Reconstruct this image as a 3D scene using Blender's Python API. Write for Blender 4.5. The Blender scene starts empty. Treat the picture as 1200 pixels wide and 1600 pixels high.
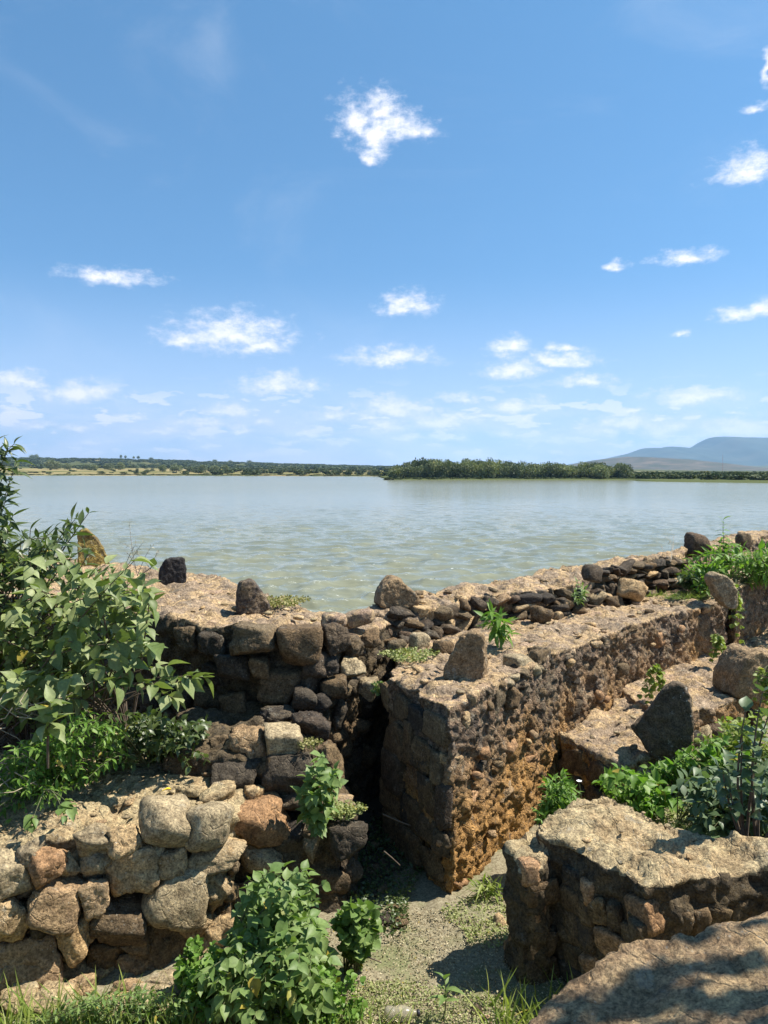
import bpy, bmesh, math, random
import numpy as np
from mathutils import Vector, Matrix, Euler
R = math.radians
random.seed(7); rng = np.random.default_rng(7)
C = bpy.context.scene.collection
sc = bpy.context.scene

# ------------------------------------------------------------------ camera, sky, sun, exposure
CAMZ = 2.8; F = 1200.0; PITCH = math.atan(64/1200)
cd = bpy.data.cameras.new('camera'); cam = bpy.data.objects.new('camera', cd); C.objects.link(cam)
cam.location = (0, 0, CAMZ); cam.rotation_euler = (math.pi/2 - PITCH, 0, 0)
cd.sensor_fit = 'HORIZONTAL'; cd.sensor_width = 36; cd.lens = 36; cd.clip_start = .05; cd.clip_end = 60000
sc.camera = cam
SUN_AZ, SUN_EL = 82.0, 57.0
SKY_STRENGTH = .060; SUN_STRENGTH = 5.0
sc.view_settings.view_transform = 'Standard'; sc.view_settings.look = 'None'
sc.view_settings.gamma = 1; sc.view_settings.use_curve_mapping = False; sc.view_settings.exposure = .95
sd = bpy.data.lights.new('sun', 'SUN'); so = bpy.data.objects.new('sun', sd); C.objects.link(so)
sd.energy = SUN_STRENGTH; sd.angle = R(.53); sd.color = (1, .94, .83)
sv = Vector((math.sin(R(SUN_AZ))*math.cos(R(SUN_EL)), math.cos(R(SUN_AZ))*math.cos(R(SUN_EL)), math.sin(R(SUN_EL))))
so.rotation_euler = sv.to_track_quat('Z', 'Y').to_euler(); so.location = (20, 5, 30)

def ray(px, py):
    a, b = (px-600)/F, (800-py)/F
    cp, sp = math.cos(PITCH), math.sin(PITCH)
    return Vector((a, cp + b*sp, -sp + b*cp))
def P(px, py, z):
    r = ray(px, py); t = (z-CAMZ)/r.z; return Vector((0, 0, CAMZ)) + r*t
def PY(px, py, Y):
    r = ray(px, py); return Vector((0, 0, CAMZ)) + r*(Y/r.y)

# node helper ------------------------------------------------------
class NT:
    def __init__(s, tree): s.t = tree; s.n = tree.nodes; s.l = tree.links
    def new(s, ty, **kw):
        n = s.n.new(ty)
        for k, v in kw.items(): setattr(n, k, v)
        return n
    def set(s, sock, v):
        if isinstance(v, bpy.types.NodeSocket): s.l.new(v, sock)
        else: sock.default_value = v
    def math(s, op, a, b=0.0, c=0.0, clamp=False):
        n = s.new('ShaderNodeMath', operation=op); n.use_clamp = clamp
        s.set(n.inputs[0], a); s.set(n.inputs[1], b); s.set(n.inputs[2], c); return n.outputs[0]
    def vec(s, op, a, b=(0,0,0), c=(0,0,0)):
        n = s.new('ShaderNodeVectorMath', operation=op)
        s.set(n.inputs[0], a); s.set(n.inputs[1], b)
        if len(n.inputs) > 2 and op == 'MULTIPLY_ADD': s.set(n.inputs[2], c)
        return n.outputs['Value'] if op in ('LENGTH', 'DOT_PRODUCT', 'DISTANCE') else n.outputs[0]
    def noise(s, v, scale, detail=4, rough=.55, dist=0.0, col=False):
        n = s.new('ShaderNodeTexNoise'); s.set(n.inputs['Vector'], v); n.inputs['Scale'].default_value = scale
        n.inputs['Detail'].default_value = detail; n.inputs['Roughness'].default_value = rough; n.inputs['Distortion'].default_value = dist
        return n.outputs['Color' if col else 'Fac']
    def vor(s, v, scale, feat='F1', out='Distance', rnd=1):
        n = s.new('ShaderNodeTexVoronoi', feature=feat); s.set(n.inputs['Vector'], v); n.inputs['Scale'].default_value = scale
        n.inputs['Randomness'].default_value = rnd; return n.outputs[out]
    def mr(s, v, a, b, c=0.0, d=1.0, smooth=True):
        n = s.new('ShaderNodeMapRange'); n.interpolation_type = 'SMOOTHSTEP' if smooth else 'LINEAR'
        s.set(n.inputs[0], v); n.inputs[1].default_value = a; n.inputs[2].default_value = b
        n.inputs[3].default_value = c; n.inputs[4].default_value = d; return n.outputs[0]
    def mix(s, f, a, b, mode='MIX'):
        n = s.new('ShaderNodeMix', data_type='RGBA', blend_type=mode); n.clamp_factor = True
        s.set(n.inputs[0], f); s.set(n.inputs[6], a if isinstance(a, bpy.types.NodeSocket) else (*a, 1)); s.set(n.inputs[7], b if isinstance(b, bpy.types.NodeSocket) else (*b, 1))
        return n.outputs[2]
    def ramp(s, f, stops, interp='LINEAR'):
        n = s.new('ShaderNodeValToRGB'); s.set(n.inputs[0], f); e = n.color_ramp.elements; n.color_ramp.interpolation = interp
        while len(e) < len(stops): e.new(.5)
        for i, (p, c) in enumerate(stops): e[i].position = p; e[i].color = (*c, 1)
        return n.outputs[0]

# ------------------------------------------------------------------ world
w = bpy.data.worlds.new('World'); sc.world = w; w.use_nodes = True
N = NT(w.node_tree); N.n.clear()
sky = N.new('ShaderNodeTexSky', sky_type='NISHITA'); sky.sun_disc = False
sky.sun_elevation = R(SUN_EL); sky.sun_rotation = R(SUN_AZ); sky.altitude = 1900; sky.air_density = 1.0; sky.dust_density = .6; sky.ozone_density = 1.6
tc = N.new('ShaderNodeTexCoord').outputs['Generated']
sx = N.new('ShaderNodeSeparateXYZ'); N.set(sx.inputs[0], tc)
az = N.math('ARCTAN2', sx.outputs[0], sx.outputs[1]); el = N.math('ARCSINE', sx.outputs[2])
cx = N.new('ShaderNodeCombineXYZ'); N.set(cx.inputs[0], az); N.set(cx.inputs[1], el); ae = cx.outputs[0]
# colour trim of the clear sky by height above the horizon
grade = N.ramp(N.math('MULTIPLY', N.math('MAXIMUM', el, 0.0), 1/1.571), [(0, (.95, 1.02, 1.2)), (.07, (.80, 1.10, 1.30)), (.2, (.90, 1.36, 1.50)), (.42, (1.08, 1.72, 1.80)), (1, (.9, 1.5, 1.6))])
skyc = N.mix(1.0, sky.outputs[0], grade, 'MULTIPLY')
# warp for cloud edges
nz = N.noise(N.vec('MULTIPLY', ae, (1, 1.5, 1)), 26, 6, .62, 0, True)
wv = N.vec('MULTIPLY_ADD', nz, (.034, .024, 0), (-.017, -.012, 0))
nz2 = N.noise(ae, 7, 3, .5, 0, True)
wv2 = N.vec('MULTIPLY_ADD', nz2, (.02, .012, 0), (-.01, -.006, 0))
aw = N.vec('ADD', ae, N.vec('ADD', wv, wv2))
CL = [(556,188,28,32,.9),(594,172,28,26,.9),(640,205,38,17,.9),(590,212,32,26,.9),(584,234,24,24,.9),(574,252,14,11,.9),(604,196,44,26,.9),(1166,272,38,22,1),(1072,403,36,11,.9),(1150,496,30,11,.9),(1195,484,24,12,.9),
 (176,438,56,12,1),(637,478,38,17,1),(365,528,72,27,1.1),(290,533,42,14,.8),(405,545,40,14,.9),(612,563,58,15,1.1),(797,549,28,14,1),(806,580,42,15,1),(872,565,50,12,.9),(880,545,30,8,.7),(918,598,38,12,1.1),
 (436,603,56,14,1),(28,595,40,13,1),(118,615,54,14,1.1),(355,641,36,11,1),(205,651,28,6,.8),(122,669,24,7,.9),(322,662,52,10,.9),(615,640,58,16,1),(518,649,32,11,.9),
 (600,668,36,13,1.2),(690,658,52,16,1),(718,621,28,9,.9),(808,638,36,11,1.1),(824,655,14,5,.8),(1086,620,58,11,1),(970,664,46,15,1.1),(940,676,30,10,1),(1040,672,38,13,1),(1150,672,58,18,1.1),
 (1185,168,18,8,.7),(1200,105,8,38,.4),(968,415,18,10,.5),(480,678,36,12,1),(540,690,18,6,.8),(790,678,30,9,1),(706,685,24,7,.9),(1030,652,20,5,.8),(410,659,18,7,.8),(1195,700,60,20,1),(1060,522,16,6,.5),(10,645,22,5,.7),(300,689,14,4,.7),(1146,642,18,5,.6),(60,664,30,6,.9),(250,676,34,7,.9),(455,690,40,7,.9),(640,684,40,8,.9),(860,690,40,8,.9),(760,648,22,6,.8),(985,640,20,6,.8),(150,690,40,6,.8),(575,652,24,7,.9),(380,672,26,6,.8)]
dm = None
for (px, py, hw, hh, s_) in CL:
    d = ray(px, py).normalized(); a0 = math.atan2(d.x, d.y); e0 = math.asin(d.z)
    ax = hw/F*1.30*math.sqrt(s_); ay = hh/F*1.40*math.sqrt(s_)
    v = N.vec('MULTIPLY_ADD', aw, (1/ax, 1/ay, 0), (-a0/ax, -e0/ay, 0))
    v = N.vec('MAXIMUM', v, N.vec('MULTIPLY', v, (-1, -1.7, 0)))
    L = N.vec('LENGTH', v)
    dm = L if dm is None else N.math('MINIMUM', dm, L)
brk = N.noise(N.vec('MULTIPLY', ae, (1, 1.7, 1)), 46, 6, .68)
dens = N.math('ADD', N.math('SUBTRACT', 1.0, dm), N.math('MULTIPLY_ADD', brk, 2.5, -1.25))
cm = N.mr(dens, -.25, 1.15)
# general fair-weather clouds for all directions outside the photographed part, and a pale bank along the horizon
gz = N.noise(N.vec('MULTIPLY', aw, (1, 3.2, 1)), 7.5, 7, .6)
out = N.math('MAXIMUM', N.mr(N.math('ABSOLUTE', az), .5, .62), N.mr(el, .62, .75))
gen = N.math('MULTIPLY', N.mr(gz, .62, .72), out)
bank = N.noise(N.vec('MULTIPLY', aw, (1, 4.2, 1)), 9, 6, .6)
low = N.math('MULTIPLY', N.mr(bank, .36, .60), N.mr(el, .01, .12, 1, 0))
cir = N.math('MULTIPLY', N.mr(N.noise(N.vec('MULTIPLY', ae, (1, 2.0, 1)), 3.2, 7, .6, 1.0), .5, .85), .15)
c0 = N.mix(cir, skyc, (9.0, 9.4, 10.0))
c0 = N.mix(N.mr(el, .0, .26, .60, 0), c0, (7.0, 8.0, 10.8))
c1 = N.mix(N.math('MULTIPLY', low, .62), c0, (9.3, 9.3, 10.8))
pf = N.noise(N.vec('MULTIPLY', N.vec('ADD', ae, N.vec('MULTIPLY', wv, (.35, .35, 0))), (1, 3.6, 1)), 19, 6, .55)
puff = N.math('MULTIPLY', N.mr(pf, .545, .60), N.math('MULTIPLY', N.mr(el, .012, .03), N.mr(el, .06, .125, 1, 0)))
c1 = N.mix(N.math('MULTIPLY', puff, .75), c1, (10.6, 10.4, 11.0))
ccol = N.mix(N.mr(dens, .15, 1.1), (9.0, 9.2, 10.4), (11.0, 10.7, 10.9))
c2 = N.mix(N.math('MULTIPLY', N.math('MAXIMUM', cm, gen), .95), c1, ccol)
bg = N.new('ShaderNodeBackground'); N.set(bg.inputs[0], c2); bg.inputs[1].default_value = SKY_STRENGTH
N.l.new(bg.outputs[0], N.new('ShaderNodeOutputWorld').inputs[0])

# ------------------------------------------------------------------ numpy noise
_perm = rng.permutation(256).astype(np.int64); _perm = np.concatenate([_perm]*4)
_g = rng.normal(size=(256, 3)); _g /= np.linalg.norm(_g, axis=1)[:, None]
def pn(p):
    p = np.asarray(p, float); i = np.floor(p).astype(np.int64); f = p - i; u = f*f*f*(f*(f*6-15)+10); i &= 255
    r = np.zeros(len(p))
    for dx in (0, 1):
        for dy in (0, 1):
            for dz in (0, 1):
                h = _perm[_perm[_perm[i[:, 0]+dx]+i[:, 1]+dy]+i[:, 2]+dz]
                g = _g[h]; dd = g[:, 0]*(f[:, 0]-dx)+g[:, 1]*(f[:, 1]-dy)+g[:, 2]*(f[:, 2]-dz)
                r += dd*(u[:, 0] if dx else 1-u[:, 0])*(u[:, 1] if dy else 1-u[:, 1])*(u[:, 2] if dz else 1-u[:, 2])
    return r*1.5
def fbm(p, o=4, g=.5):
    r = 0; a = 1
    for k in range(o): r = r + a*pn(p*(2**k)+k*17.3); a *= g
    return r
_j = rng.random((256, 3))
def worley(p):
    p = np.asarray(p, float); i = np.floor(p).astype(np.int64); f = p-i; n = len(p)
    d1 = np.full(n, 9.); d2 = np.full(n, 9.); idd = np.zeros(n, int)
    for dx in (-1, 0, 1):
        for dy in (-1, 0, 1):
            for dz in (-1, 0, 1):
                c = (i + (dx, dy, dz)) & 255
                h = _perm[_perm[_perm[c[:, 0]]+c[:, 1]]+c[:, 2]]
                d = np.sqrt((((_j[h]+(dx, dy, dz))-f)**2).sum(1))
                m = d < d1; d2 = np.where(m, d1, np.minimum(d2, d)); idd = np.where(m, h, idd); d1 = np.where(m, d, d1)
    return d1, d2, idd

# ------------------------------------------------------------------ object helpers
def tag(o, label=None, cat=None, group=None, kind=None):
    if label: o['label'] = label
    if cat: o['category'] = cat
    if group: o['group'] = group
    if kind: o['kind'] = kind
    return o
def thing(name, label, cat, loc, group=None):
    o = bpy.data.objects.new(name, None); o.empty_display_size = .1; C.objects.link(o); o.location = loc
    return tag(o, label, cat, group)
def obj(name, me, mat=None, parent=None, smooth=True):
    if mat and not me.materials: me.materials.append(mat)
    o = bpy.data.objects.new(name, me); C.objects.link(o)
    if parent:
        o.parent = parent
    if smooth and len(me.polygons): me.polygons.foreach_set('use_smooth', [True]*len(me.polygons))
    return o
def world_in(o, parent):            # mesh is in world coordinates, parent is an unrotated Empty
    o.location = -Vector(parent.location); return o
def mesh_np(name, v, faces):
    me = bpy.data.meshes.new(name); v = np.asarray(v, np.float32); faces = np.asarray(faces, np.int32); k = faces.shape[1]
    me.vertices.add(len(v)); me.vertices.foreach_set('co', v.ravel())
    me.loops.add(faces.size); me.loops.foreach_set('vertex_index', faces.ravel())
    me.polygons.add(len(faces)); me.polygons.foreach_set('loop_start', np.arange(0, faces.size, k, dtype=np.int32))
    me.update(calc_edges=True); me.validate(); return me
def grid_faces(n, m):
    a = np.arange(n*m).reshape(n, m); return np.stack([a[:-1, :-1], a[1:, :-1], a[1:, 1:], a[:-1, 1:]], -1).reshape(-1, 4)
def remesh(bm, vox):
    me = bpy.data.meshes.new('tmp'); bm.to_mesh(me); bm.free(); o = bpy.data.objects.new('tmp', me); C.objects.link(o)
    md = o.modifiers.new('r', 'REMESH'); md.mode = 'VOXEL'; md.voxel_size = vox; md.use_smooth_shade = True
    dg = bpy.context.evaluated_depsgraph_get(); dg.update()
    r = bpy.data.meshes.new_from_object(o.evaluated_get(dg)); bpy.data.objects.remove(o); return r
def prism(bm, top, z0, batter=0.0, c=None):
    n = len(top); cx_ = sum(p[0] for p in top)/n; cy_ = sum(p[1] for p in top)/n
    tv = [bm.verts.new(p) for p in top]
    bv = [bm.verts.new((p[0]+(p[0]-cx_)*batter, p[1]+(p[1]-cy_)*batter, p[2]-z0[0] if isinstance(z0, tuple) else z0)) for p in top]
    fs = [bm.faces.new(tv), bm.faces.new(bv[::-1])]
    for i in range(n): fs.append(bm.faces.new((tv[(i+1) % n], tv[i], bv[i], bv[(i+1) % n])))
    return fs
def capped(parts, vox, body, cap, parent, th=.07, over=.0, **kw):
    """rubble body, weathered mortar on upward faces; dark bodies have shade in their colour"""
    return core('wall_core', parts, vox, body, parent, top_mat=cap, **kw)
def core(name, parts, vox, mat, parent, side=.02, top=.008, low=.035, crumb=.016, cs=22., dip=None, strata=0.0, relief=1.0, top_mat=None):
    """solid of mortared rubble: union of prisms, then real relief"""
    bm = bmesh.new()
    for q in parts: prism(bm, *q)
    bmesh.ops.triangulate(bm, faces=[f for f in bm.faces if len(f.verts) > 4]); bmesh.ops.recalc_face_normals(bm, faces=bm.faces)
    me = remesh(bm, vox); n = len(me.vertices); co = np.empty(n*3, np.float32); me.vertices.foreach_get('co', co); co = co.reshape(-1, 3).astype(float)
    no = np.empty(n*3, np.float32); me.vertex_normals.foreach_get('vector', no); no = no.reshape(-1, 3).astype(float)
    s = np.clip(1-np.abs(no[:, 2])*1.25, 0, 1)
    wv_ = np.stack([fbm(co*2.3+k*31.7, 3) for k in range(3)], 1)*low
    d = fbm(co*6.5+5, 4, .6)*(side*s+top*(1-s)) 
    d1, d2, _ = worley(co*cs*(1, 1, 1.15)+wv_*20)
    d += ((.55-d1)*1.3*crumb)*(s+.18*(1-s))
    d1, d2, _ = worley(co*cs*.42+9)
    d += (np.clip(d2-d1, 0, .35)-.2)*crumb*2.2*(s+.12*(1-s))
    d += -np.clip(fbm(co*3.1+40, 2)-.35, 0, 1)*.09*s
    d += (1-s)*relief*.013*np.round(fbm(co*(3.2, 3.2, 3.2)+71, 4, .6)*4)+(1-s)*.02*relief*fbm(co*(4, 4, 2)+13, 3)-(1-s)*.02*relief*np.clip(.06-np.abs(fbm(co*(2.2, 2.2, 2.2)+33, 3)), 0, 1)/.06
    if strata: d += strata*fbm(co*(5, 5, 26)+3, 3)*s
    co2 = co + no*d[:, None] + wv_*(1, 1, .6)
    if dip is not None: co2[:, 2] += dip(co2)
    me.vertices.foreach_set('co', co2.astype(np.float32).ravel()); me.update(); me.name = name
    o = obj(name, me, mat, parent)
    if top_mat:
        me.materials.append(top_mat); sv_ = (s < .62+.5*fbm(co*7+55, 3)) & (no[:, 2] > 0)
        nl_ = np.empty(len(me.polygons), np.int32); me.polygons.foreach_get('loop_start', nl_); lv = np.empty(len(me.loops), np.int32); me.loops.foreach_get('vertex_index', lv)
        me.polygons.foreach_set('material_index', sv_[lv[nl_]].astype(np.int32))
    if parent: world_in(o, parent)
    return o

# rocks ------------------------------------------------------------
_ico = {}
def ico(sub):
    if sub not in _ico:
        bm = bmesh.new(); bmesh.ops.create_icosphere(bm, subdivisions=sub, radius=1)
        _ico[sub] = (np.array([v.co[:] for v in bm.verts]), np.array([[v.index for v in f.verts] for f in bm.faces])); bm.free()
    return _ico[sub]
def rock_mesh(kind, seed, sub=3, name='stone'):
    r_ = np.random.default_rng(seed); v, f = ico(sub); v = v/np.linalg.norm(v, axis=1)[:, None]
    if kind == 'block':
        m = np.array([(1,0,0),(-1,0,0),(0,1,0),(0,-1,0),(0,0,1),(0,0,-1)], float)+r_.normal(size=(6, 3))*.16; d = r_.uniform(.74, .92, 6)
        m2 = r_.normal(size=(5, 3)); m = np.concatenate([m, m2]); d = np.concatenate([d, r_.uniform(.82, 1.08, 5)]); p = 26; a1, a2 = .09, .055
    elif kind == 'ashlar':
        m = np.array([(1,0,0),(-1,0,0),(0,1,0),(0,-1,0),(0,0,1),(0,0,-1)], float)+r_.normal(size=(6, 3))*.06; d = r_.uniform(.74, .8, 6); p = 26; a1, a2 = .035, .02
    elif kind == 'rough':
        m = r_.normal(size=(14, 3)); d = r_.uniform(.58, .92, 14); m = np.concatenate([m, [(1,0,0),(-1,0,0),(0,1,0),(0,-1,0),(0,0,1),(0,0,-1)]]); d = np.concatenate([d, r_.uniform(.85, 1, 6)]); p = 28; a1, a2 = .15, .085
    elif kind == 'boulder':
        m = r_.normal(size=(8, 3)); d = r_.uniform(.76, .98, 8); m = np.concatenate([m, [(1,0,0),(-1,0,0),(0,1,0),(0,-1,0),(0,0,1),(0,0,-1)]]); d = np.concatenate([d, r_.uniform(.92, 1, 6)]); p = 8; a1, a2 = .07, .03
    else:  # shard
        m = r_.normal(size=(9, 3)); d = r_.uniform(.5, .9, 9); m = np.concatenate([m, [(1,0,0),(-1,0,0),(0,1,0),(0,-1,0),(0,0,1),(0,0,-1)]]); d = np.concatenate([d, r_.uniform(.8, 1, 6)]); p = 28; a1, a2 = .11, .06
    m /= np.linalg.norm(m, axis=1)[:, None]
    r = (np.clip(v@m.T, 1e-4, None)/d)**p; r = r.sum(1)**(-1/p)
    o = r_.uniform(0, 50, 3)
    r *= 1+a1*fbm(v*1.7+o, 3, .6)+a2*fbm(v*5.5+o, 3, .65) - a2*.8*np.clip(.3-worley(v*3.3+o)[0], 0, 1)*2
    if sub >= 4: r *= 1+a2*.45*fbm(v*13+o, 3, .65)
    v = v*r[:, None]; mn, mx = v.min(0), v.max(0); v = (v-(mn+mx)/2)/((mx-mn)/2)
    me = mesh_np(name, v, f); me.polygons.foreach_set('use_smooth', [True]*len(f)); return me
POOL = {}
def pool(kind, mat, n=9, sub=3):
    k = (kind, mat.name, sub)
    if k not in POOL:
        POOL[k] = [rock_mesh(kind, 100*len(POOL)+i, sub) for i in range(n)]
        for m in POOL[k]: m.materials.append(mat)
    return random.choice(POOL[k])
def stone(parent, kind, mat, loc, size, rot=(0, 0, 0), sub=3, name='stone', uniq=None):
    if uniq is None: me = pool(kind, mat, 9, sub)
    else: me = rock_mesh(kind, uniq, sub, name); me.materials.append(mat)
    o = bpy.data.objects.new(name, me); C.objects.link(o)
    if parent: o.parent = parent; o.location = Vector(loc)-Vector(parent.location)
    else: o.location = loc
    o.rotation_euler = rot; o.scale = (size[0]/2, size[1]/2, size[2]/2); return o
def face_stones(parent, A, B, zb, zt, wr, hr, mats, kinds=('block',), skip=.05, proud=.03, depth=.22, jit=.12, cut=None, sub=3, tilt=.10):
    A = Vector((A[0], A[1], 0)); B = Vector((B[0], B[1], 0)); T = (B-A); L = T.length; T.normalize(); nrm = Vector((T.y, -T.x, 0)); ang = math.atan2(T.y, T.x)
    z = zb
    while z < zt:
        h = random.uniform(*hr); u = -random.random()*wr[0]*.4
        while u < L-wr[0]*.4:
            ww = min(random.uniform(*wr)*random.choice((1, 1, .6)), L-u); 
            if random.random() > skip:
                zc = z+h/2+random.uniform(-jit, jit)*h; hh = h*random.uniform(.85, 1.18)
                if (cut is None or cut(u+ww/2, zc)) and zc+hh/2 < (zt if not callable(zt) else zt)+.06:
                    p = A+T*(u+ww/2); dd = depth*random.uniform(.8, 1.1)
                    p = p - nrm*(dd/2-proud*random.uniform(-.2, 1.5)); p.z = zc
                    stone(parent, random.choice(kinds), random.choice(mats), p, (ww*1.1, dd, hh*1.1), (random.uniform(-tilt, tilt), random.gauss(0, tilt), ang+random.uniform(-tilt, tilt)), sub)
            u += ww
        z += h

# ------------------------------------------------------------------ materials
def rock_mat(name, pal, dark=.35, lichen=.25, bump=.6, rnd=True, ochre=None, lich_col=(.42, .40, .33), scale=1.0, rough=.92, pits=.5):
    m = bpy.data.materials.new(name); m.use_nodes = True; N = NT(m.node_tree); b = N.n['Principled BSDF']
    g = N.new('ShaderNodeNewGeometry'); pos = g.outputs['Position']; oi = N.new('ShaderNodeObjectInfo').outputs['Random']
    off = N.vec('ADD', pos, N.vec('MULTIPLY', (1, 1, 1), (0, 0, 0)))
    n1 = N.noise(pos, 3.2*scale, 6, .65, .3)
    stops = [((i+.5)/len(pal), c) for i, c in enumerate(pal)]
    if rnd: base = N.ramp(N.math('FRACT', N.math('ADD', N.math('MULTIPLY', oi, 7.13), N.math('MULTIPLY', n1, .3))), stops)
    else: base = N.ramp(N.mr(n1, .28, .72, smooth=False), stops)
    if ochre:
        sp = N.new('ShaderNodeSeparateXYZ'); N.set(sp.inputs[0], pos)
        oz = N.math('ADD', N.mr(sp.outputs[2], ochre[0], ochre[1], 1, 0), N.math('MULTIPLY_ADD', N.noise(pos, 2.2, 4, .6), 2.2, -1.1), 0, True)
        base = N.mix(oz, base, ochre[2])
    n2 = N.noise(pos, 17*scale, 7, .72, .2)
    base = N.mix(1.0, base, N.ramp(n2, [(.27, (.22, .2, .19)), (.42, (.72, .7, .68)), (.55, (1.05, 1.05, 1.05)), (.74, (1.75, 1.7, 1.6))]), 'MULTIPLY')
    n3 = N.noise(pos, 75*scale, 5, .7)
    base = N.mix(1.0, base, N.ramp(n3, [(.3, (.28, .26, .25)), (.5, (1, 1, 1)), (.72, (1.8, 1.75, 1.65))]), 'MULTIPLY')
    dk = N.mr(N.noise(pos, 6.5*scale, 6, .7, .6), .62-.12*dark, .74-.12*dark, 0, dark*1.6)
    base = N.mix(dk, base, (.055, .047, .042))
    ln = N.math('MULTIPLY', N.mr(N.noise(N.vec('ADD', pos, (7, 3, 1)), 9*scale, 7, .75, .4), .58, .66), lichen)
    base = N.mix(ln, base, lich_col)
    spk = N.math('MULTIPLY', N.mr(N.vor(pos, 34*scale), .10, .2, 1, 0), N.mr(N.noise(pos, 4, 3), .5, .6, 0, lichen*1.2))
    base = N.mix(spk, base, (.52, .5, .43))
    N.set(b.inputs['Base Color'], base); b.inputs['Roughness'].default_value = rough
    b.inputs['Specular IOR Level'].default_value = .25
    h = N.math('ADD', N.math('MULTIPLY', n2, .040/scale), N.math('MULTIPLY', n3, .012))
    pt = N.mr(N.vor(N.vec('ADD', pos, N.vec('MULTIPLY', N.noise(pos, 12, 2, .5, 0, True), (.05, .05, .05))), 28*scale), .0, .42, -1, 0)
    h = N.math('ADD', h, N.math('MULTIPLY', N.math('MULTIPLY', pt, N.mr(N.noise(pos, 5, 3), .45, .6)), .010*pits))
    h = N.math('ADD', h, N.math('MULTIPLY', N.noise(pos, 240, 3, .6), .0016)); crk = N.mr(N.vor(N.vec('ADD', pos, N.vec('MULTIPLY', N.noise(pos, 6, 3, .6, 0, True), (.12, .12, .12))), 5.5, 'DISTANCE_TO_EDGE'), 0, .035, -1, 0); h = N.math('ADD', h, N.math('MULTIPLY', crk, .008))
    bp = N.new('ShaderNodeBump'); bp.inputs['Strength'].default_value = bump; bp.inputs['Distance'].default_value = 1.0; N.set(bp.inputs['Height'], h)
    N.l.new(bp.outputs[0], b.inputs['Normal']); return m
TAN = (.42, .30, .165); OCH = (.40, .245, .10); RED = (.19, .115, .08); GRY = (.26, .21, .15); BAS = (.045, .04, .038); BRN = (.17, .115, .075); PINK = (.37, .26, .17)
M_tan = rock_mat('tan_masonry', [(.34,.26,.155), TAN, (.40,.265,.13), TAN, (.29,.195,.11), (.36, .25, .15), TAN], .3, .35, .8)
M_brown = rock_mat('brown_masonry', [(.135,.094,.052), (.15,.10,.055), (.17,.13,.08), (.12,.085,.05), (.20,.14,.075), (.07,.057,.042)], .4, .2, .8)
M_basalt = rock_mat('dark_basalt', [(.05,.042,.034), (.105,.076,.048), (.08, .064, .047), (.125,.085,.055), (.05,.042,.034), (.10, .08, .056)], .4, .25, .8)
M_bould = rock_mat('grey_boulder', [(.30,.24,.15), (.34, .27, .165), (.24, .19, .12)], .4, .3, .6)
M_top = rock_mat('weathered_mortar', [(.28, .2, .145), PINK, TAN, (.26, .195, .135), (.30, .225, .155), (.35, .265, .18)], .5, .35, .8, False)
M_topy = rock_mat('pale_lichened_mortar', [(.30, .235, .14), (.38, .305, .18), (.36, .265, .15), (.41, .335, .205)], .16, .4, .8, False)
M_crumb = rock_mat('crumbling_mortar', [BRN, (.19, .15, .10), (.10, .075, .055), (.26, .18, .12), (.2, .16, .11), (.10, .07, .05), (.30, .21, .12)], .6, .3, 1.0, False, ochre=(.2, 1.15, (.40, .225, .08)), pits=1.5)
M_dkcore = rock_mat('dark_wall_core', [(.085, .066, .045), (.13,.096,.055), (.095, .075, .05), (.16, .12, .07)], .45, .15, 1.0, False)  # shade of the unlit wall faces put into the core colour
M_cap = rock_mat('orange_stone', [(.34,.21,.115), (.28, .165, .085)], .2, .1, .6)

def leaf_mat(name, c, c2, trans=.35, gloss=.35, vary=False):
    m = bpy.data.materials.new(name); m.use_nodes = True; N = NT(m.node_tree); b = N.n['Principled BSDF']
    g = N.new('ShaderNodeNewGeometry'); r = N.math('FRACT', N.math('ADD', g.outputs['Random Per Island'], N.math('MULTIPLY', N.new('ShaderNodeObjectInfo').outputs['Random'], 3.7)))
    base = N.mix(N.mr(r, 0, 1, smooth=False), c, c2)
    base = N.mix(N.mr(r, .988, .992), base, (.34, .27, .05))
    nn = N.noise(g.outputs['Position'], 60, 3)
    base = N.mix(.5, base, N.mix(1.0, base, N.ramp(nn, [(.3, (.6, .6, .6)), (.7, (1.35, 1.35, 1.3))]), 'MULTIPLY'))
    base = N.mix(N.math('MULTIPLY', g.outputs['Backfacing'], .35), base, tuple(min(1, x*1.35+.02) for x in c))
    if vary: base = N.mix(1.0, base, N.ramp(N.new('ShaderNodeObjectInfo').outputs['Random'], [(0, (.55, .6, .6)), (.5, (1, 1, 1)), (1, (1.6, 1.5, 1.35))]), 'MULTIPLY')
    N.set(b.inputs['Base Color'], base); b.inputs['Roughness'].default_value = .55-.2*gloss; b.inputs['Specular IOR Level'].default_value = gloss
    tr = N.new('ShaderNodeBsdfTranslucent'); N.set(tr.inputs[0], N.mix(1.0, base, (1.3, 1.5, .55), 'MULTIPLY'))
    mx = N.new('ShaderNodeMixShader'); mx.inputs[0].default_value = trans
    N.l.new(b.outputs[0], mx.inputs[1]); N.l.new(tr.outputs[0], mx.inputs[2]); N.l.new(mx.outputs[0], N.n['Material Output'].inputs[0]); return m
L_sage = leaf_mat('sage_leaf', (.11, .155, .045), (.29, .325, .15), .25, .3)
L_dark = leaf_mat('dark_glossy_leaf', (.05, .08, .022), (.10, .135, .04), .3, .6)
L_bright = leaf_mat('bright_leaf', (.10, .2, .03), (.17, .27, .055), .35, .3)
L_mid = leaf_mat('mid_green_leaf', (.11, .18, .05), (.20, .27, .09), .3, .3)
L_blue = leaf_mat('bluish_leaf', (.06, .10, .045), (.13, .18, .085), .25, .4)
L_yell = leaf_mat('yellow_green_leaf', (.17, .22, .045), (.22, .27, .06), .35, .3)
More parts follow.
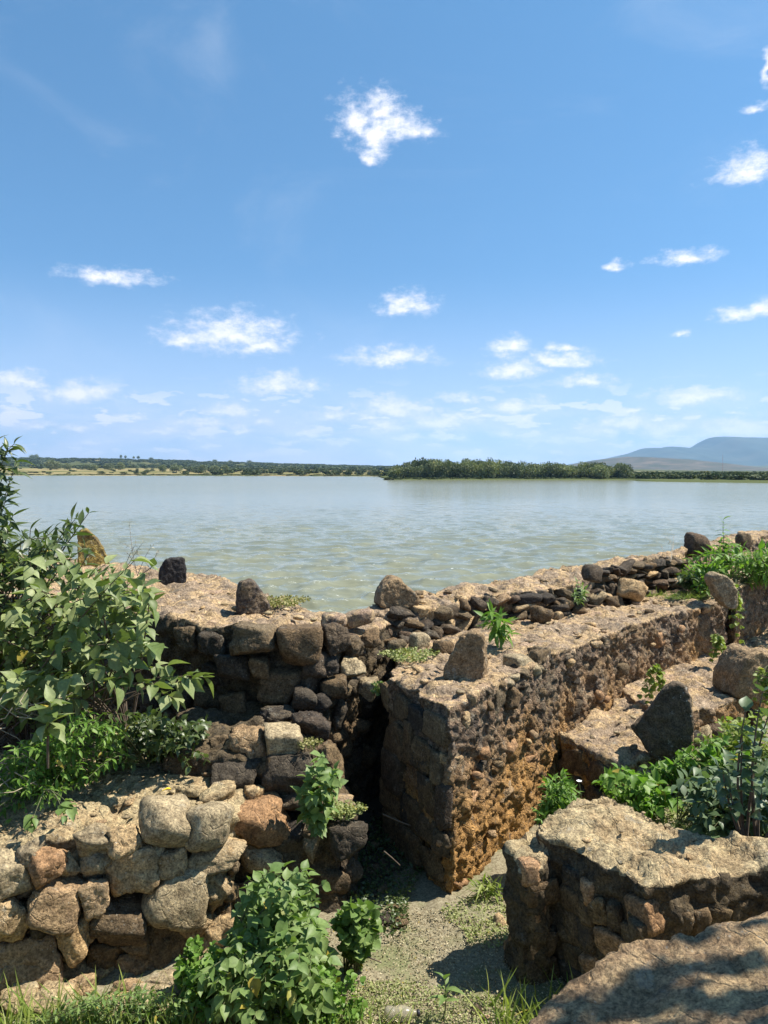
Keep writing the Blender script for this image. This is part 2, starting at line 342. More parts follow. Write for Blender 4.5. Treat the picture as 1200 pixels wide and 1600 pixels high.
L_moss = leaf_mat('dry_moss', (.16, .17, .05), (.33, .29, .14), .2, .1)
L_grass = leaf_mat('grass_blade', (.13, .20, .035), (.30, .33, .09), .35, .3)
L_litter = leaf_mat('dry_litter', (.17, .12, .07), (.5, .44, .29), .1, .1)
L_pale = leaf_mat('pale_ground_leaf', (.22, .26, .09), (.36, .36, .18), .2, .1)
L_tree = leaf_mat('willow_leaf', (.10, .12, .06), (.18, .20, .11), .2, .2, True)
L_scrub = leaf_mat('scrub_leaf', (.05, .07, .028), (.10, .115, .045), .1, .1)
def flat_mat(name, c, rough=.8, bump=0, spec=.3):
    m = bpy.data.materials.new(name); m.use_nodes = True; N = NT(m.node_tree); b = N.n['Principled BSDF']
    g = N.new('ShaderNodeNewGeometry'); n = N.noise(g.outputs['Position'], 30, 4)
    N.set(b.inputs['Base Color'], N.mix(1.0, c, N.ramp(n, [(.3, (.65, .65, .65)), (.7, (1.3, 1.3, 1.3))]), 'MULTIPLY')); b.inputs['Roughness'].default_value = rough; b.inputs['Specular IOR Level'].default_value = spec
    return m
M_stem = flat_mat('green_stem', (.12, .13, .06)); M_wood = flat_mat('brown_twig', (.12, .09, .065)); M_dry = flat_mat('dry_twig', (.30, .25, .18)); M_bark = flat_mat('willow_bark', (.10, .08, .06))
M_yellow = flat_mat('yellow_leaf', (.75, .55, .03)); M_white = flat_mat('white_petal', (.8, .8, .78)); M_cap2 = flat_mat('bottle_cap', (.03, .03, .045), .4)

# ------------------------------------------------------------------ lake
def shoreD(px):
    return np.interp(px, [-2500, 0, 300, 590, 606, 985, 1000, 1060, 1200, 2500], [640, 600, 575, 500, 300, 297, 262, 245, 222, 120])
def az2px(a): return 600+1200*np.tan(np.clip(a, -1.15, 1.15))
WZ = -.7
rr = np.geomspace(5.2, 760, 560)
aa = np.concatenate([np.linspace(-1.75, -.62, 40)[:-1], np.linspace(-.62, .62, 560), np.linspace(.62, 1.75, 40)[1:]])
RR, AA = np.meshgrid(rr, aa, indexing='ij'); X = RR*np.sin(AA); Y = RR*np.cos(AA); Z = np.zeros_like(X); DX = np.zeros_like(X); DY = np.zeros_like(X)
sp_ = RR*.0080; grp = (1+.75*pn(np.stack([X.ravel()*.12, Y.ravel()*.16, X.ravel()*0], 1))).reshape(X.shape)
for k in range(110):
    lam = 10**random.uniform(math.log10(.26), math.log10(1.9)); th = R(-90)+random.gauss(0, R(36))+R(8); kx, ky = math.cos(th), math.sin(th); kk = 2*math.pi/lam
    amp = .0076*lam**.85; ph = random.random()*6.28
    att = np.clip((lam/sp_-2.5)/3, 0, 1); s = kk*(X*kx+Y*ky)+ph+.9*grp
    Z += att*amp*np.cos(s); DX += -att*amp*kx*np.sin(s)*.7; DY += -att*amp*ky*np.sin(s)*.7
Z *= np.clip(grp, .5, 1.6)
pxy = np.stack([X.ravel(), Y.ravel(), X.ravel()*0], 1)
for fx, fy, am, lam in ((.55, 1.5, .062, 1.6), (1.3, 3.2, .044, .75), (2.8, 6.5, .020, .36), (5.5, 12, .007, .2)):
    rg = 1-2*np.abs(fbm(pxy*(fx, fy, 1)+fx*9+.15*np.sin(pxy[:, [1, 0, 2]]*.9), 2, .5)).reshape(X.shape); Z += am*rg*np.clip((lam/sp_-1.6)/3, 0, 1)

wv3 = np.stack([X+DX, Y+DY, WZ+Z], -1).reshape(-1, 3)
me = mesh_np('lake_water', wv3, grid_faces(len(rr), len(aa))[:, ::-1])
m = bpy.data.materials.new('murky_lake_water'); m.use_nodes = True; N = NT(m.node_tree); b = N.n['Principled BSDF']
g = N.new('ShaderNodeNewGeometry'); pos = g.outputs['Position']; 
cdist = N.vec('DISTANCE', pos, (0, 0, 2.8))
base = N.mix(N.mr(N.noise(N.vec('MULTIPLY', pos, (.03, .08, 1)), 1, 3), .35, .65), (.155, .158, .105), (.180, .182, .125)); wst = N.noise(N.vec('MULTIPLY', pos, (.35, 1.5, 1)), 1, 9, .75); base = N.mix(1.0, base, N.ramp(wst, [(.36, (.66, .7, .72)), (.5, (1, 1, 1)), (.64, (1.32, 1.3, 1.25))]), 'MULTIPLY')  # ripple light and dark painted into the base colour as streaks
b.inputs['Roughness'].default_value = .12; b.inputs['IOR'].default_value = 1.33; b.inputs['Specular IOR Level'].default_value = .40
spz = N.new('ShaderNodeSeparateXYZ'); N.set(spz.inputs[0], pos)
glint_fleck = N.math('MULTIPLY', N.mr(N.noise(N.vec('MULTIPLY', pos, (2.2, 6, 1)), 1.6, 5, .7), .655, .70), .9)  # sun glints painted as pale flecks in the water colour
foam_glint = N.math('MULTIPLY', N.mr(spz.outputs[2], WZ+.085, WZ+.13), N.mr(N.noise(N.vec('MULTIPLY', pos, (3, 8, 1)), 2.2, 6, .75), .56, .66))
foam_glint = N.math('MAXIMUM', foam_glint, glint_fleck); base = N.mix(foam_glint, base, (.75, .77, .74)); N.set(b.inputs['Base Color'], base); N.set(b.inputs['Roughness'], N.math('MAXIMUM', N.mr(foam_glint, 0, 1, 0, .7), N.mr(cdist, 12, 200, .06, .15)))  # whitecap foam together with the painted glints whitens the base
h1 = N.noise(N.vec('MULTIPLY', pos, (1.0, 2.0, 1)), 3.2, 6, .66, .0); h2 = N.noise(N.vec('MULTIPLY', pos, (1, 1.8, 1)), 11, 4, .65, .0)
h3 = N.noise(N.vec('MULTIPLY', pos, (1, 2.2, 1)), .9, 5, .65, .0)
far = N.mr(cdist, 20, 120)
h = N.math('ADD', N.math('MULTIPLY', h1, .16), N.math('ADD', N.math('MULTIPLY', h2, .05), N.math('MULTIPLY', N.math('MULTIPLY', h3, 1.7), far)))
bp = N.new('ShaderNodeBump'); bp.inputs['Strength'].default_value = 1; N.set(bp.inputs['Height'], h); N.l.new(bp.outputs[0], b.inputs['Normal'])
df = N.new('ShaderNodeBsdfDiffuse'); df.inputs[0].default_value = (.150, .165, .118, 1); N.l.new(bp.outputs[0], df.inputs['Normal'])
mxw = N.new('ShaderNodeMixShader'); mxw.inputs[0].default_value = .27; N.l.new(b.outputs[0], mxw.inputs[1]); N.l.new(df.outputs[0], mxw.inputs[2]); N.l.new(mxw.outputs[0], N.n['Material Output'].inputs[0])
tag(obj('lake', me, m), kind='structure')

# ------------------------------------------------------------------ far land and hills
rows = np.concatenate([[.985, 1, 1.012], 1.012+np.geomspace(.01, 18, 110)])
pxs = np.linspace(-2600, 2900, 420); azs = np.arctan((pxs-600)/1200)
PX, Q = np.meshgrid(pxs, rows, indexing='xy'); PX = PX; D = shoreD(PX)*Q; AZ = np.arctan((PX-600)/1200)
def sm(x, a, b): t = np.clip((x-a)/(b-a), 0, 1); return t*t*(3-2*t)
zf = np.interp(PX, [-2500, 0, 300, 600, 700, 3000], [8.5, 8.0, 7.0, 4.2, 1.2, 1.2]); zh = np.interp(PX, [-2500, 0, 60, 200, 300, 450, 610, 900, 1100, 1250, 3000], [60, 42, 42, 38, 33, 23, 15, 12, 5, 4, 4])
DD = D/np.cos(0)
land = WZ-.4+.9*sm(D, shoreD(PX)*.99, shoreD(PX)*1.012)+(zf-.5)*sm(D, shoreD(PX), 1150)+(zh-zf)*sm(D, 1150, 2500)
nn = fbm(np.stack([D*np.sin(AZ)/140, D/190, D*0], -1).reshape(-1, 3), 4).reshape(D.shape); land += nn*1.6*sm(D, shoreD(PX)*1.05, 1500)*np.clip(zh/40, .15, 1)
land -= sm(D, 3500, 9000)*zh
v = np.stack([D*np.tan(AZ), D, land], -1).reshape(-1, 3)          # Y distance
me = mesh_np('far_land', v, grid_faces(len(rows), len(pxs))[:, ::-1])
m = bpy.data.materials.new('dry_grass_land'); m.use_nodes = True; N = NT(m.node_tree); b = N.n['Principled BSDF']; b.inputs['Roughness'].default_value = 1; b.inputs['Specular IOR Level'].default_value = 0
pos = N.new('ShaderNodeNewGeometry').outputs['Position']
n1 = N.noise(N.vec('MULTIPLY', pos, (.004, .012, 0)), 1, 5, .6, .5); n2 = N.noise(N.vec('MULTIPLY', pos, (.03, .06, 0)), 1, 5, .65)
base = N.ramp(n1, [(.3, (.09, .105, .04)), (.42, (.20, .18, .085)), (.5, (.30, .235, .125)), (.6, (.12, .125, .05)), (.72, (.26, .21, .11))])
base = N.mix(N.mr(n2, .52, .6), base, (.075, .09, .035)); spz = N.new('ShaderNodeSeparateXYZ'); N.set(spz.inputs[0], pos)
scr = N.math('MULTIPLY', N.mr(spz.outputs[1], 1150, 1300), N.mr(N.noise(N.vec('MULTIPLY', pos, (.0045, .009, 0)), 1, 4), .62, .56))
base = N.mix(N.math('MULTIPLY', scr, .9), base, (.06, .075, .032)); base = N.mix(N.mr(N.math('SUBTRACT', spz.outputs[1], 0.0), 560, 420), base, (.085, .10, .045)); N.set(b.inputs['Base Color'], base)
tag(obj('far_shore', me, m), kind='structure')
def land_z(px, d):
    D0 = shoreD(px); zf_ = np.interp(px, [-2500, 0, 300, 600, 700, 3000], [8.5, 8.0, 7.0, 4.2, 1.2, 1.2]); zh_ = np.interp(px, [-2500, 0, 60, 200, 300, 450, 610, 900, 1100, 1250, 3000], [60, 42, 42, 38, 33, 23, 15, 12, 5, 4, 4])
    return WZ-.4+.9*sm(d, D0*.99, D0*1.012)+(zf_-.5)*sm(d, D0, 1150)+(zh_-zf_)*sm(d, 1150, 2500)
def ridge(name, prof, Y0, Y1, mat, rough, seed):
    px = np.linspace(prof[0][0], prof[-1][0], 420); ridge_y = np.interp(px, [p[0] for p in prof], [p[1] for p in prof])
    nr = 70; t = np.linspace(0, 1, nr)
    PXg, T = np.meshgrid(px, t); Yg = Y0+(Y1-Y0)*T
    zr = CAMZ+(736-np.interp(PXg, px, ridge_y))/1200*(Y0+(Y1-Y0)*.62)
    prof_t = np.where(T < .62, sm(T, 0, .62)**.9, 1-.75*sm(T, .62, 1))
    Xg = (PXg-600)/1200*(Y0+(Y1-Y0)*.62)
    pts = np.stack([Xg/900+seed, Yg/900, Xg*0], -1).reshape(-1, 3); n_ = fbm(pts, 5, .55).reshape(Xg.shape); rg = 1-np.abs(fbm(pts*1.4+9, 4, .55).reshape(Xg.shape))
    z = -5+(zr+5)*prof_t*(1+rough*(n_*.8+(rg-.7)*1.2)*np.clip(1-np.abs(T-.62)*0-prof_t**6, 0, 1))
    me = mesh_np(name, np.stack([Xg, Yg, z], -1).reshape(-1, 3), grid_faces(nr, len(px))[:, ::-1]); return tag(obj(name, me, mat), kind='structure')
def mt_mat(name, a, b_, c, s):
    m = bpy.data.materials.new(name); m.use_nodes = True; N = NT(m.node_tree); b = N.n['Principled BSDF']; b.inputs['Roughness'].default_value = 1; b.inputs['Specular IOR Level'].default_value = 0
    pos = N.new('ShaderNodeNewGeometry').outputs['Position']; n = N.noise(N.vec('MULTIPLY', pos, (s, s*1.6, s)), 1, 7, .65, .4)
    N.set(b.inputs['Base Color'], N.ramp(n, [(.36, a), (.5, b_), (.62, c)])); return m
ridge('mountain', [(820,736),(900,724),(950,716),(985,708),(1005,700.5),(1020,700),(1034,701),(1040,698),(1052,698.5),(1066,700.5),(1080,700),(1092,695),(1102,688),(1110,684),(1118,682.8),(1150,684),(1200,684.5),(1290,683),(1400,688),(1520,700),(1700,712),(2000,728),(2300,736)], 6800, 10500, mt_mat('forested_mountain', (.04, .055, .04), (.055, .07, .05), (.08, .085, .06), .0016), .10, 3)
ridge('foothill', [(830,736),(880,728),(930,719),(975,714),(1000,714),(1060,717.5),(1100,722),(1140,729),(1180,736)], 3300, 5000, mt_mat('dry_foothill', (.06, .07, .04), (.085, .08, .06), (.15, .12, .09), .008), .1, 8)
ridge('low_ridge', [(1080,737),(1130,730),(1170,728),(1230,727),(1400,724),(1600,728),(1800,736)], 4800, 6200, mt_mat('scrubby_ridge', (.06, .075, .04), (.09, .10, .05), (.2, .17, .11), .003), .1, 12)

# ------------------------------------------------------------------ trees on the far shore
def crown_pts(seed, nl, leaf, lobes, droop=.25, sq=1.0):
    r_ = np.random.default_rng(seed); ctr = []
    for _ in range(lobes):
        d = r_.normal(size=3); d /= np.linalg.norm(d); d[2] = abs(d[2])*.9-.25; ctr.append((d*(.45, .45, .42)*r_.uniform(.6, 1.05), r_.uniform(.34, .52)))
    ctr.append((np.array([0, 0, -.1]), .55)); V = []; ci = r_.integers(0, len(ctr), nl)
    cen = np.array([c[0] for c in ctr])[ci]; rad = np.array([c[1] for c in ctr])[ci]
    d = r_.normal(size=(nl, 3)); d /= np.linalg.norm(d, axis=1)[:, None]; q = cen+d*(rad*r_.uniform(.55, 1.03, nl)**.6)[:, None]
    q[:, 2] -= droop*r_.random(nl)*(np.hypot(q[:, 0], q[:, 1])); q[:, 2] = np.clip(q[:, 2], -.62, 1)
    a = r_.normal(size=(nl, 3)); a /= np.linalg.norm(a, axis=1)[:, None]; a[:, 2] *= 1.2; bb = np.cross(a, r_.normal(size=(nl, 3))); bb /= np.linalg.norm(bb, axis=1)[:, None]
    l = leaf*r_.uniform(.6, 1.4, nl)[:, None]
    v = np.stack([q-a*l-bb*l*.4, q+a*l*.2-bb*l, q+a*l, q+bb*l*.7], 1).reshape(-1, 3); f = np.arange(nl*4).reshape(-1, 4); return v, f
TREES = []
for i in range(6):
    v, f = crown_pts(40+i, 1500, .05, 12+i); me = mesh_np('crown', v, f); me.materials.append(L_tree); TREES.append(me)
SCR = []
for i in range(4):
    v, f = crown_pts(80+i, 240, .13, 6, .1); SCR.append((v, f))
def tube(pts, rad, seg=6):
    pts = np.array(pts, float); n = len(pts); V = []; up = np.array([.3, .2, 1.])
    for i in range(n):
        t = pts[min(i+1, n-1)]-pts[max(i-1, 0)]; t /= np.linalg.norm(t)+1e-9; a = np.cross(t, up); 
        if np.linalg.norm(a) < .05: a = np.cross(t, (1, 0, 0))
        a /= np.linalg.norm(a); b_ = np.cross(t, a); r = rad[i] if hasattr(rad, '__len__') else rad
        for k in range(seg): V.append(pts[i]+r*(a*math.cos(2*math.pi*k/seg)+b_*math.sin(2*math.pi*k/seg)))
    Fc = [(i*seg+k, i*seg+(k+1) % seg, (i+1)*seg+(k+1) % seg, (i+1)*seg+k) for i in range(n-1) for k in range(seg)]; return np.array(V), np.array(Fc)
def join_np(lst):
    V = []; Fc = []; o = 0
    for v, f in lst: V.append(v); Fc.append(f+o); o += len(v)
    return np.concatenate(V), np.concatenate(Fc)
tl = [tube([(0,0,0),(.02,.01,.2),(.0,.03,.45),(.03,.0,.7)], [.05,.038,.03,.015])]
for k in range(5):
    a = k*1.26; tl.append(tube([(0,.01,.25+.04*k),(.16*math.cos(a),.16*math.sin(a),.42+.04*k),(.3*math.cos(a),.3*math.sin(a),.62)], [.022,.015,.007], 5))
TRUNK = mesh_np('trunk', *join_np(tl)); TRUNK.materials.append(M_bark)
def far_tree(name, label, px, d, h, wd, group, mesh=None, cat='tree', low=.6):
    x = (px-600)/1200*d; z = float(land_z(px, d))-.15
    t = thing(name, label, cat, (x, d, z), group)
    tr = bpy.data.objects.new('trunk', TRUNK); C.objects.link(tr); tr.parent = t; tr.scale = (wd*.55, wd*.55, h)
    cr = bpy.data.objects.new('crown', mesh or random.choice(TREES)); C.objects.link(cr); cr.parent = t
    cr.location = (0, 0, h*(1-low*.62)); cr.scale = (wd*.62, wd*.62, h*low*.80); cr.rotation_euler = (0, 0, random.uniform(0, 6.28)); return t
crest = ([606, 625, 640, 665, 690, 720, 760, 790, 820, 860, 900, 940, 965, 985], [730, 722, 717, 712, 710, 713, 711, 716, 718, 718, 720, 718, 721, 724])
for row, (d, n_) in enumerate([(309, 36), (326, 32), (346, 28)]):
    for i in range(n_):
        px = 612+(i+.5+random.uniform(-.35, .35))/n_*370
        top_ = np.interp(px, *crest)+random.uniform(-3.5, 4.0)+(7 if row == 0 else 3 if row == 1 else 0)
        h = (736-top_)/1200*d+CAMZ-float(land_z(px, d))+.15
        far_tree('willow_tree', ['dark green willow in the front row of the grove along the far shore', 'green willow inside the long grove on the far shore', 'tall willow at the back of the grove on the far shore'][row], px, d, h, random.uniform(6.2, 8.8), 'willows of the grove on the far shore', low=random.uniform(.92, 1.0))
far_tree('willow_tree', 'rounded pale green willow standing forward near the right end of the grove', 939, 303, 6.2, 7.6, 'willows of the grove on the far shore', low=.9)
far_tree('willow_tree', 'dark willow closing the right end of the grove on the far shore', 974, 306, 6.9, 7.4, 'willows of the grove on the far shore', low=.92)
far_tree('willow_tree', 'low willow closing the left end of the grove on the far shore', 618, 308, 5.4, 6.6, 'willows of the grove on the far shore', low=.95)
FT = [(80, 940, 14.5, 17, 'large dark tree in the dry fields beyond the water, near the left edge'), (90, 945, 12, 13, 'dark tree joined to the largest tree in the dry fields'), (106, 930, 9, 12, 'round dark tree just right of the largest field tree'),
 (137, 960, 8, 15, 'low wide tree in the yellow field, second clump from the left'), (148, 950, 7, 12, 'low grey green tree beside the second clump in the yellow field'), (172, 930, 10, 14, 'pale green rounded tree in the middle of the yellow field'), (189, 920, 11, 14, 'dark tree right of the pale rounded tree in the yellow field'),
 (215, 700, 6, 3.5, 'small dark conical tree standing at the far water edge'), (230, 760, 4, 7, 'low bush right of the small conical tree by the far water'), (255, 800, 9, 12, 'broad green tree near the far shore, left of a gap in the field'), (276, 800, 9, 15, 'wide green tree near the far shore, between two others'), (297, 790, 6.5, 10, 'smaller green tree right of the wide one near the far shore'),
 (318, 820, 9, 11, 'dark green tree where the shore thicket begins'), (335, 800, 8.5, 13, 'bushy tree in the thicket near the far shore'), (352, 810, 9, 12, 'bushy green tree at the right end of the thicket near the far shore')]
for (px, d, h, wd, lab) in FT: far_tree('field_tree', lab, px, d, h, wd, 'trees in the fields across the lake', low=.92)
for (px, h, wd, lab) in [(52, 16, 22, 'wide tree on the hill skyline above the dry fields'), (58, 18, 17, 'tall tree on the hill skyline near the left edge'), (157, 9, 9, 'tiny tree on the skyline left of the row of tall trees'), (190, 19, 11, 'umbrella-shaped tree, leftmost of the row on the skyline'), (197, 17, 10, 'umbrella-shaped tree, next to the leftmost of the skyline row'), (210, 15, 9, 'slim tree in the middle of the skyline row'), (217, 16, 13, 'round tree near the right end of the skyline row'), (237, 13, 18, 'low wide tree closing the skyline row on the right'), (336, 12, 19, 'low tree on the skyline beyond the thicket'), (360, 11, 16, 'small tree on the skyline right of the thicket'), (390, 13, 20, 'wide tree on the low skyline left of the grove')]:
    far_tree('skyline_tree', lab, px, 2450, h, wd, 'trees on the hill skyline', low=.6 if 180 < px < 222 else .9)
def scatter_clumps(name, samples, mat, label=None, kinds=SCR):
    L = []
    for (x, y, z, w_, h_) in samples:
        v, f = random.choice(kinds); a = random.uniform(0, 6.28); c, s = math.cos(a), math.sin(a)
        v2 = np.stack([(v[:, 0]*c-v[:, 1]*s)*w_*.6+x, (v[:, 0]*s+v[:, 1]*c)*w_*.6+y, (v[:, 2]+.5)*h_*.62+z], 1); L.append((v2, f))
    V, Fc = join_np(L); o = obj(name, mesh_np(name, V, Fc), mat, None, False); tag(o, label, 'scrub', kind='stuff'); return o
S = []
while len(S) < 1500:
    px = random.uniform(-300, 620); d = random.uniform(1150, 2550)*(1 if random.random() < .8 else 1)
    if pn(np.array([[px/60, d/260, 3.3]]))[0] > .28: continue
    S.append(((px-600)/1200*d, d, float(land_z(px, d)), random.uniform(14, 30), random.uniform(5, 9)))
for _ in range(150):
    px = random.uniform(290, 610); D0 = float(shoreD(px)); d = random.uniform(D0*1.04, 1100); S.append(((px-600)/1200*d, d, float(land_z(px, d)), random.uniform(6, 14), random.uniform(3, 6)))
for _ in range(70):
    px = random.uniform(-100, 330); d = random.uniform(640, 1050); S.append(((px-600)/1200*d, d, float(land_z(px, d)), random.uniform(4, 9), random.uniform(1.5, 3)))
scatter_clumps('hillside_scrub', S, L_scrub, 'dark green scrub covering the low hill and thickets across the lake')
S = []
while len(S) < 900:
    px = random.uniform(985, 1700); D0 = float(shoreD(px)); d = D0*1.13+(random.random()**1.5)*600
    S.append(((px-600)/1200*d, d, float(land_z(px, d))-.3, random.uniform(4, 8), random.uniform(2.4, 4.6)))
scatter_clumps('shore_thicket', S, L_scrub, 'olive green thicket behind the right shore of the lake below the mountain')
S = []
for _ in range(330):
    px = random.uniform(600, 1000); d = random.uniform(302, 312); S.append(((px-600)/1200*d, d, float(land_z(px, d))-.2, random.uniform(1.5, 4), random.uniform(.5, 1.3)))
for _ in range(300):
    px = random.uniform(-60, 600); d = float(shoreD(px))*random.uniform(1.01, 1.03); S.append(((px-600)/1200*d, d, float(land_z(px, d))-.2, random.uniform(2, 8), random.uniform(.5, 1.7)))
scatter_clumps('shore_reeds', S, L_scrub, 'low green reeds and bushes lining the far water edge')
# radio mast in front of the mountain
mx = (1128-600)/1200*1600; mt = thing('radio_mast', 'thin lattice radio mast in front of the blue mountain', 'mast', (mx, 1600, 2))
bl = []
for a, b_ in ((-.9, -.9), (.9, -.9), (0, 1)): bl.append(tube([(a, b_, 0), (a*.35, b_*.35, 34)], .08, 4))
for k in range(14): zz = 2.3*k+1; q = 1-.65*zz/34; bl.append(tube([(-.9*q, -.9*q, zz), (.9*q, -.9*q, zz+2)], .04, 4)); bl.append(tube([(.9*q, -.9*q, zz), (0, q, zz+2)], .04, 4))
obj('lattice', mesh_np('lattice', *join_np(bl)), flat_mat('mast_steel', (.35, .12, .1)), mt); obj('antenna', mesh_np('antenna', *tube([(0, 0, 34), (0, 0, 38)], .12, 5)), flat_mat('antenna_metal', (.4, .4, .4)), mt)

# ------------------------------------------------------------------ near ground
g1 = np.concatenate([-np.geomspace(70, 5, 24), np.linspace(-4.8, 4.8, 280), np.geomspace(5, 70, 24)])
gy = np.concatenate([-np.geomspace(70, 1, 24), np.linspace(-.8, 1.5, 20), np.linspace(1.55, 7.0, 190)])
GX, GT = np.meshgrid(g1, gy, indexing='ij')
def ground_z(x, y):
    z = 1.15*(1-sm(y, 1.5, 3.35)); z = np.maximum(z, .42*sm(x, 1.35, 1.9)*sm(y, 3.2, 4.6)); z = np.maximum(z, .25*sm(-x, 1.6, 2.4)*sm(y, 3.0, 3.6)*(y < 4.2)) if False else z
    return z
GZ = ground_z(GX, GT)+.03*fbm(np.stack([GX*2, GT*2, GX*0], -1).reshape(-1, 3), 4).reshape(GX.shape)+.012*fbm(np.stack([GX*14, GT*14, GX*0+5], -1).reshape(-1, 3), 3).reshape(GX.shape)
GZ = np.where(GT > 6.6+.0*GX, -1.5, GZ)
GY2 = GT+np.where(GT > 3, np.clip(np.abs(GX)-2.5, 0, 60)*.75*sm(GT, 3, 7), 0)
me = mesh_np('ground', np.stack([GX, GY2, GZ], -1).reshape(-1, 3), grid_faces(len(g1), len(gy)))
m = bpy.data.materials.new('dry_soil'); m.use_nodes = True; N = NT(m.node_tree); b = N.n['Principled BSDF']; b.inputs['Roughness'].default_value = 1; b.inputs['Specular IOR Level'].default_value = .1
pos = N.new('ShaderNodeNewGeometry').outputs['Position']
n1 = N.noise(pos, 60, 6, .75); n0 = N.noise(pos, 2.2, 4, .6)
base = N.ramp(n1, [(.3, (.07, .055, .04)), (.42, (.15, .125, .08)), (.55, (.24, .21, .14)), (.7, (.33, .295, .21))])
base = N.mix(N.mr(n0, .48, .62, 0, .6), base, (.12, .145, .055)); sg = N.new('ShaderNodeSeparateXYZ'); N.set(sg.inputs[0], pos); base = N.mix(N.mr(N.math('ADD', N.math('SUBTRACT', sg.outputs[1], N.math('MULTIPLY', N.math('MAXIMUM', sg.outputs[0], 0.0), 3.0)), N.math('MULTIPLY', n0, .5)), 5.0, 5.35, 0, .85), base, (.05, .04, .03)); N.set(b.inputs['Base Color'], base)  # dark soil in the passage, with its shade put into the colour
bp = N.new('ShaderNodeBump'); bp.inputs['Strength'].default_value = 1; N.set(bp.inputs['Height'], N.math('MULTIPLY', n1, .03)); N.l.new(bp.outputs[0], b.inputs['Normal'])
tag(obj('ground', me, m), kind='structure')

# ------------------------------------------------------------------ masonry
ZW = 1.6; ZL = 1.3
# --- left lake wall
lw = thing('lake_wall', 'thick rough stone dam wall at left with its near face in deep shade and a flat sunlit top', 'stone wall', (-2, 7.5, 0))
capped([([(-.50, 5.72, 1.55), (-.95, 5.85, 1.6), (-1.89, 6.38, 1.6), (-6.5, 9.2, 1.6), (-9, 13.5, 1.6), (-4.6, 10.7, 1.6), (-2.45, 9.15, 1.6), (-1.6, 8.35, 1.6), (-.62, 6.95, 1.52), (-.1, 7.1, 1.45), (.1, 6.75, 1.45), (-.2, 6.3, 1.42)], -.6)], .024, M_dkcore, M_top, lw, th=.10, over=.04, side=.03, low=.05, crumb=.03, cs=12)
NF = ((-1.9, 6.28), (-.55, 5.60))
face_stones(lw, (-5.2, 8.3), NF[0], .1, 1.22, (.22, .42), (.18, .28), [M_brown, M_brown, M_basalt], ('block', 'rough'), .05, .05)
face_stones(lw, NF[0], NF[1], .1, 1.20, (.2, .38), (.17, .27), [M_brown, M_basalt, M_brown], ('block', 'rough', 'block'), .03, .035)
face_stones(lw, (-.52, 5.62), (.05, 6.85), .0, 1.40, (.14, .28), (.12, .2), [M_basalt, M_brown, M_basalt], ('block', 'shard', 'rough'), .03, .07, jit=.2, tilt=.3)
face_stones(lw, (-.1, 6.75), (.35, 6.95), .0, 1.4, (.14, .26), (.1, .18), [M_basalt, M_brown], ('rough', 'shard'), .03, .07, jit=.2, tilt=.3)
for (px, py, w_, h_, Yd, kd, mt_, dp) in [(393,1003,76,54,5.66,'block',M_brown,.34),(466,1014,78,62,5.62,'boulder',M_brown,.34),(360,1044,58,38,5.75,'block',M_brown,.25),(405,1044,36,30,5.68,'block',M_brown,.2),(362,1106,52,44,5.78,'block',M_brown,.25),(440,1072,80,50,5.68,'block',M_brown,.28),(330,1010,44,44,5.98,'block',M_brown,.25),(290,1000,40,40,6.15,'block',M_brown,.25),(525,1000,44,48,5.72,'rough',M_basalt,.25),(552,1012,34,34,5.95,'rough',M_brown,.2),(578,1000,38,30,6.15,'rough',M_brown,.2),(508,1040,40,36,5.7,'rough',M_basalt,.22),(552,1048,40,36,5.85,'shard',M_bould,.22),(575,1080,36,38,5.9,'rough',M_bould,.22),(520,1078,42,36,5.7,'boulder',M_brown,.22),(560,968,46,26,6.3,'boulder',M_top,.25),(520,972,40,22,6.0,'boulder',M_top,.25)]:
    c = PY(px, py, Yd); s_ = Yd/1200; stone(lw, kd, mt_, c+Vector((0, dp*.3, 0)), (w_*s_*1.06, dp, h_*s_*1.06), (random.uniform(-.1, .1), random.uniform(-.12, .12), random.uniform(-.25, .1)), 4, uniq=px*7+py)

# --- right wall: ledge, parapet
rw = thing('sluice_wall', 'long crumbling stone wall running to the right with a sunlit ledge and rough low parapet', 'stone wall', (1.5, 6.6, 0))
capped([([(.44, 4.90, 1.27), (.80, 5.42, 1.30), (1.50, 6.36, 1.30), (2.60, 7.65, 1.30), (4.0, 8.90, 1.30), (4.15, 9.35, 1.28), (3.3, 9.4, 1.28), (1.6, 7.8, 1.3), (.2, 6.9, 1.3), (.06, 5.65, 1.27)], -.35),
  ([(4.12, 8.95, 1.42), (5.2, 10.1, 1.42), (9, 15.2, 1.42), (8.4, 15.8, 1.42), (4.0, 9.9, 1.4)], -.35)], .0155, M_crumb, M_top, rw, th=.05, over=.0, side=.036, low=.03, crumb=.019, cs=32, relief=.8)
pp = thing('parapet', 'low rubble parapet of dark flat stones along the lake edge of the ledge', 'stone wall', (1.6, 8, 1.3))
core('parapet_core', [([(-.25, 6.72, 1.50), (.30, 6.95, 1.52), (1.05, 7.65, 1.56), (1.75, 8.0, 1.57), (2.45, 8.68, 1.62), (3.2, 9.45, 1.72), (3.95, 10.0, 1.72), (4.4, 11, 1.6), (7.5, 14.8, 1.6), (7.1, 15.2, 1.6), (4.1, 10.8, 1.66), (2.1, 8.75, 1.64), (1.02, 8.2, 1.6), (.32, 7.62, 1.6), (-.12, 7.08, 1.52)], -.9)], .022, M_top, pp, side=.03, low=.05, crumb=.03, cs=14)
PL = [(-.05, 6.78), (.35, 6.93), (1.10, 7.58), (1.80, 7.93), (2.48, 8.60), (3.25, 9.36), (3.95, 9.92)]
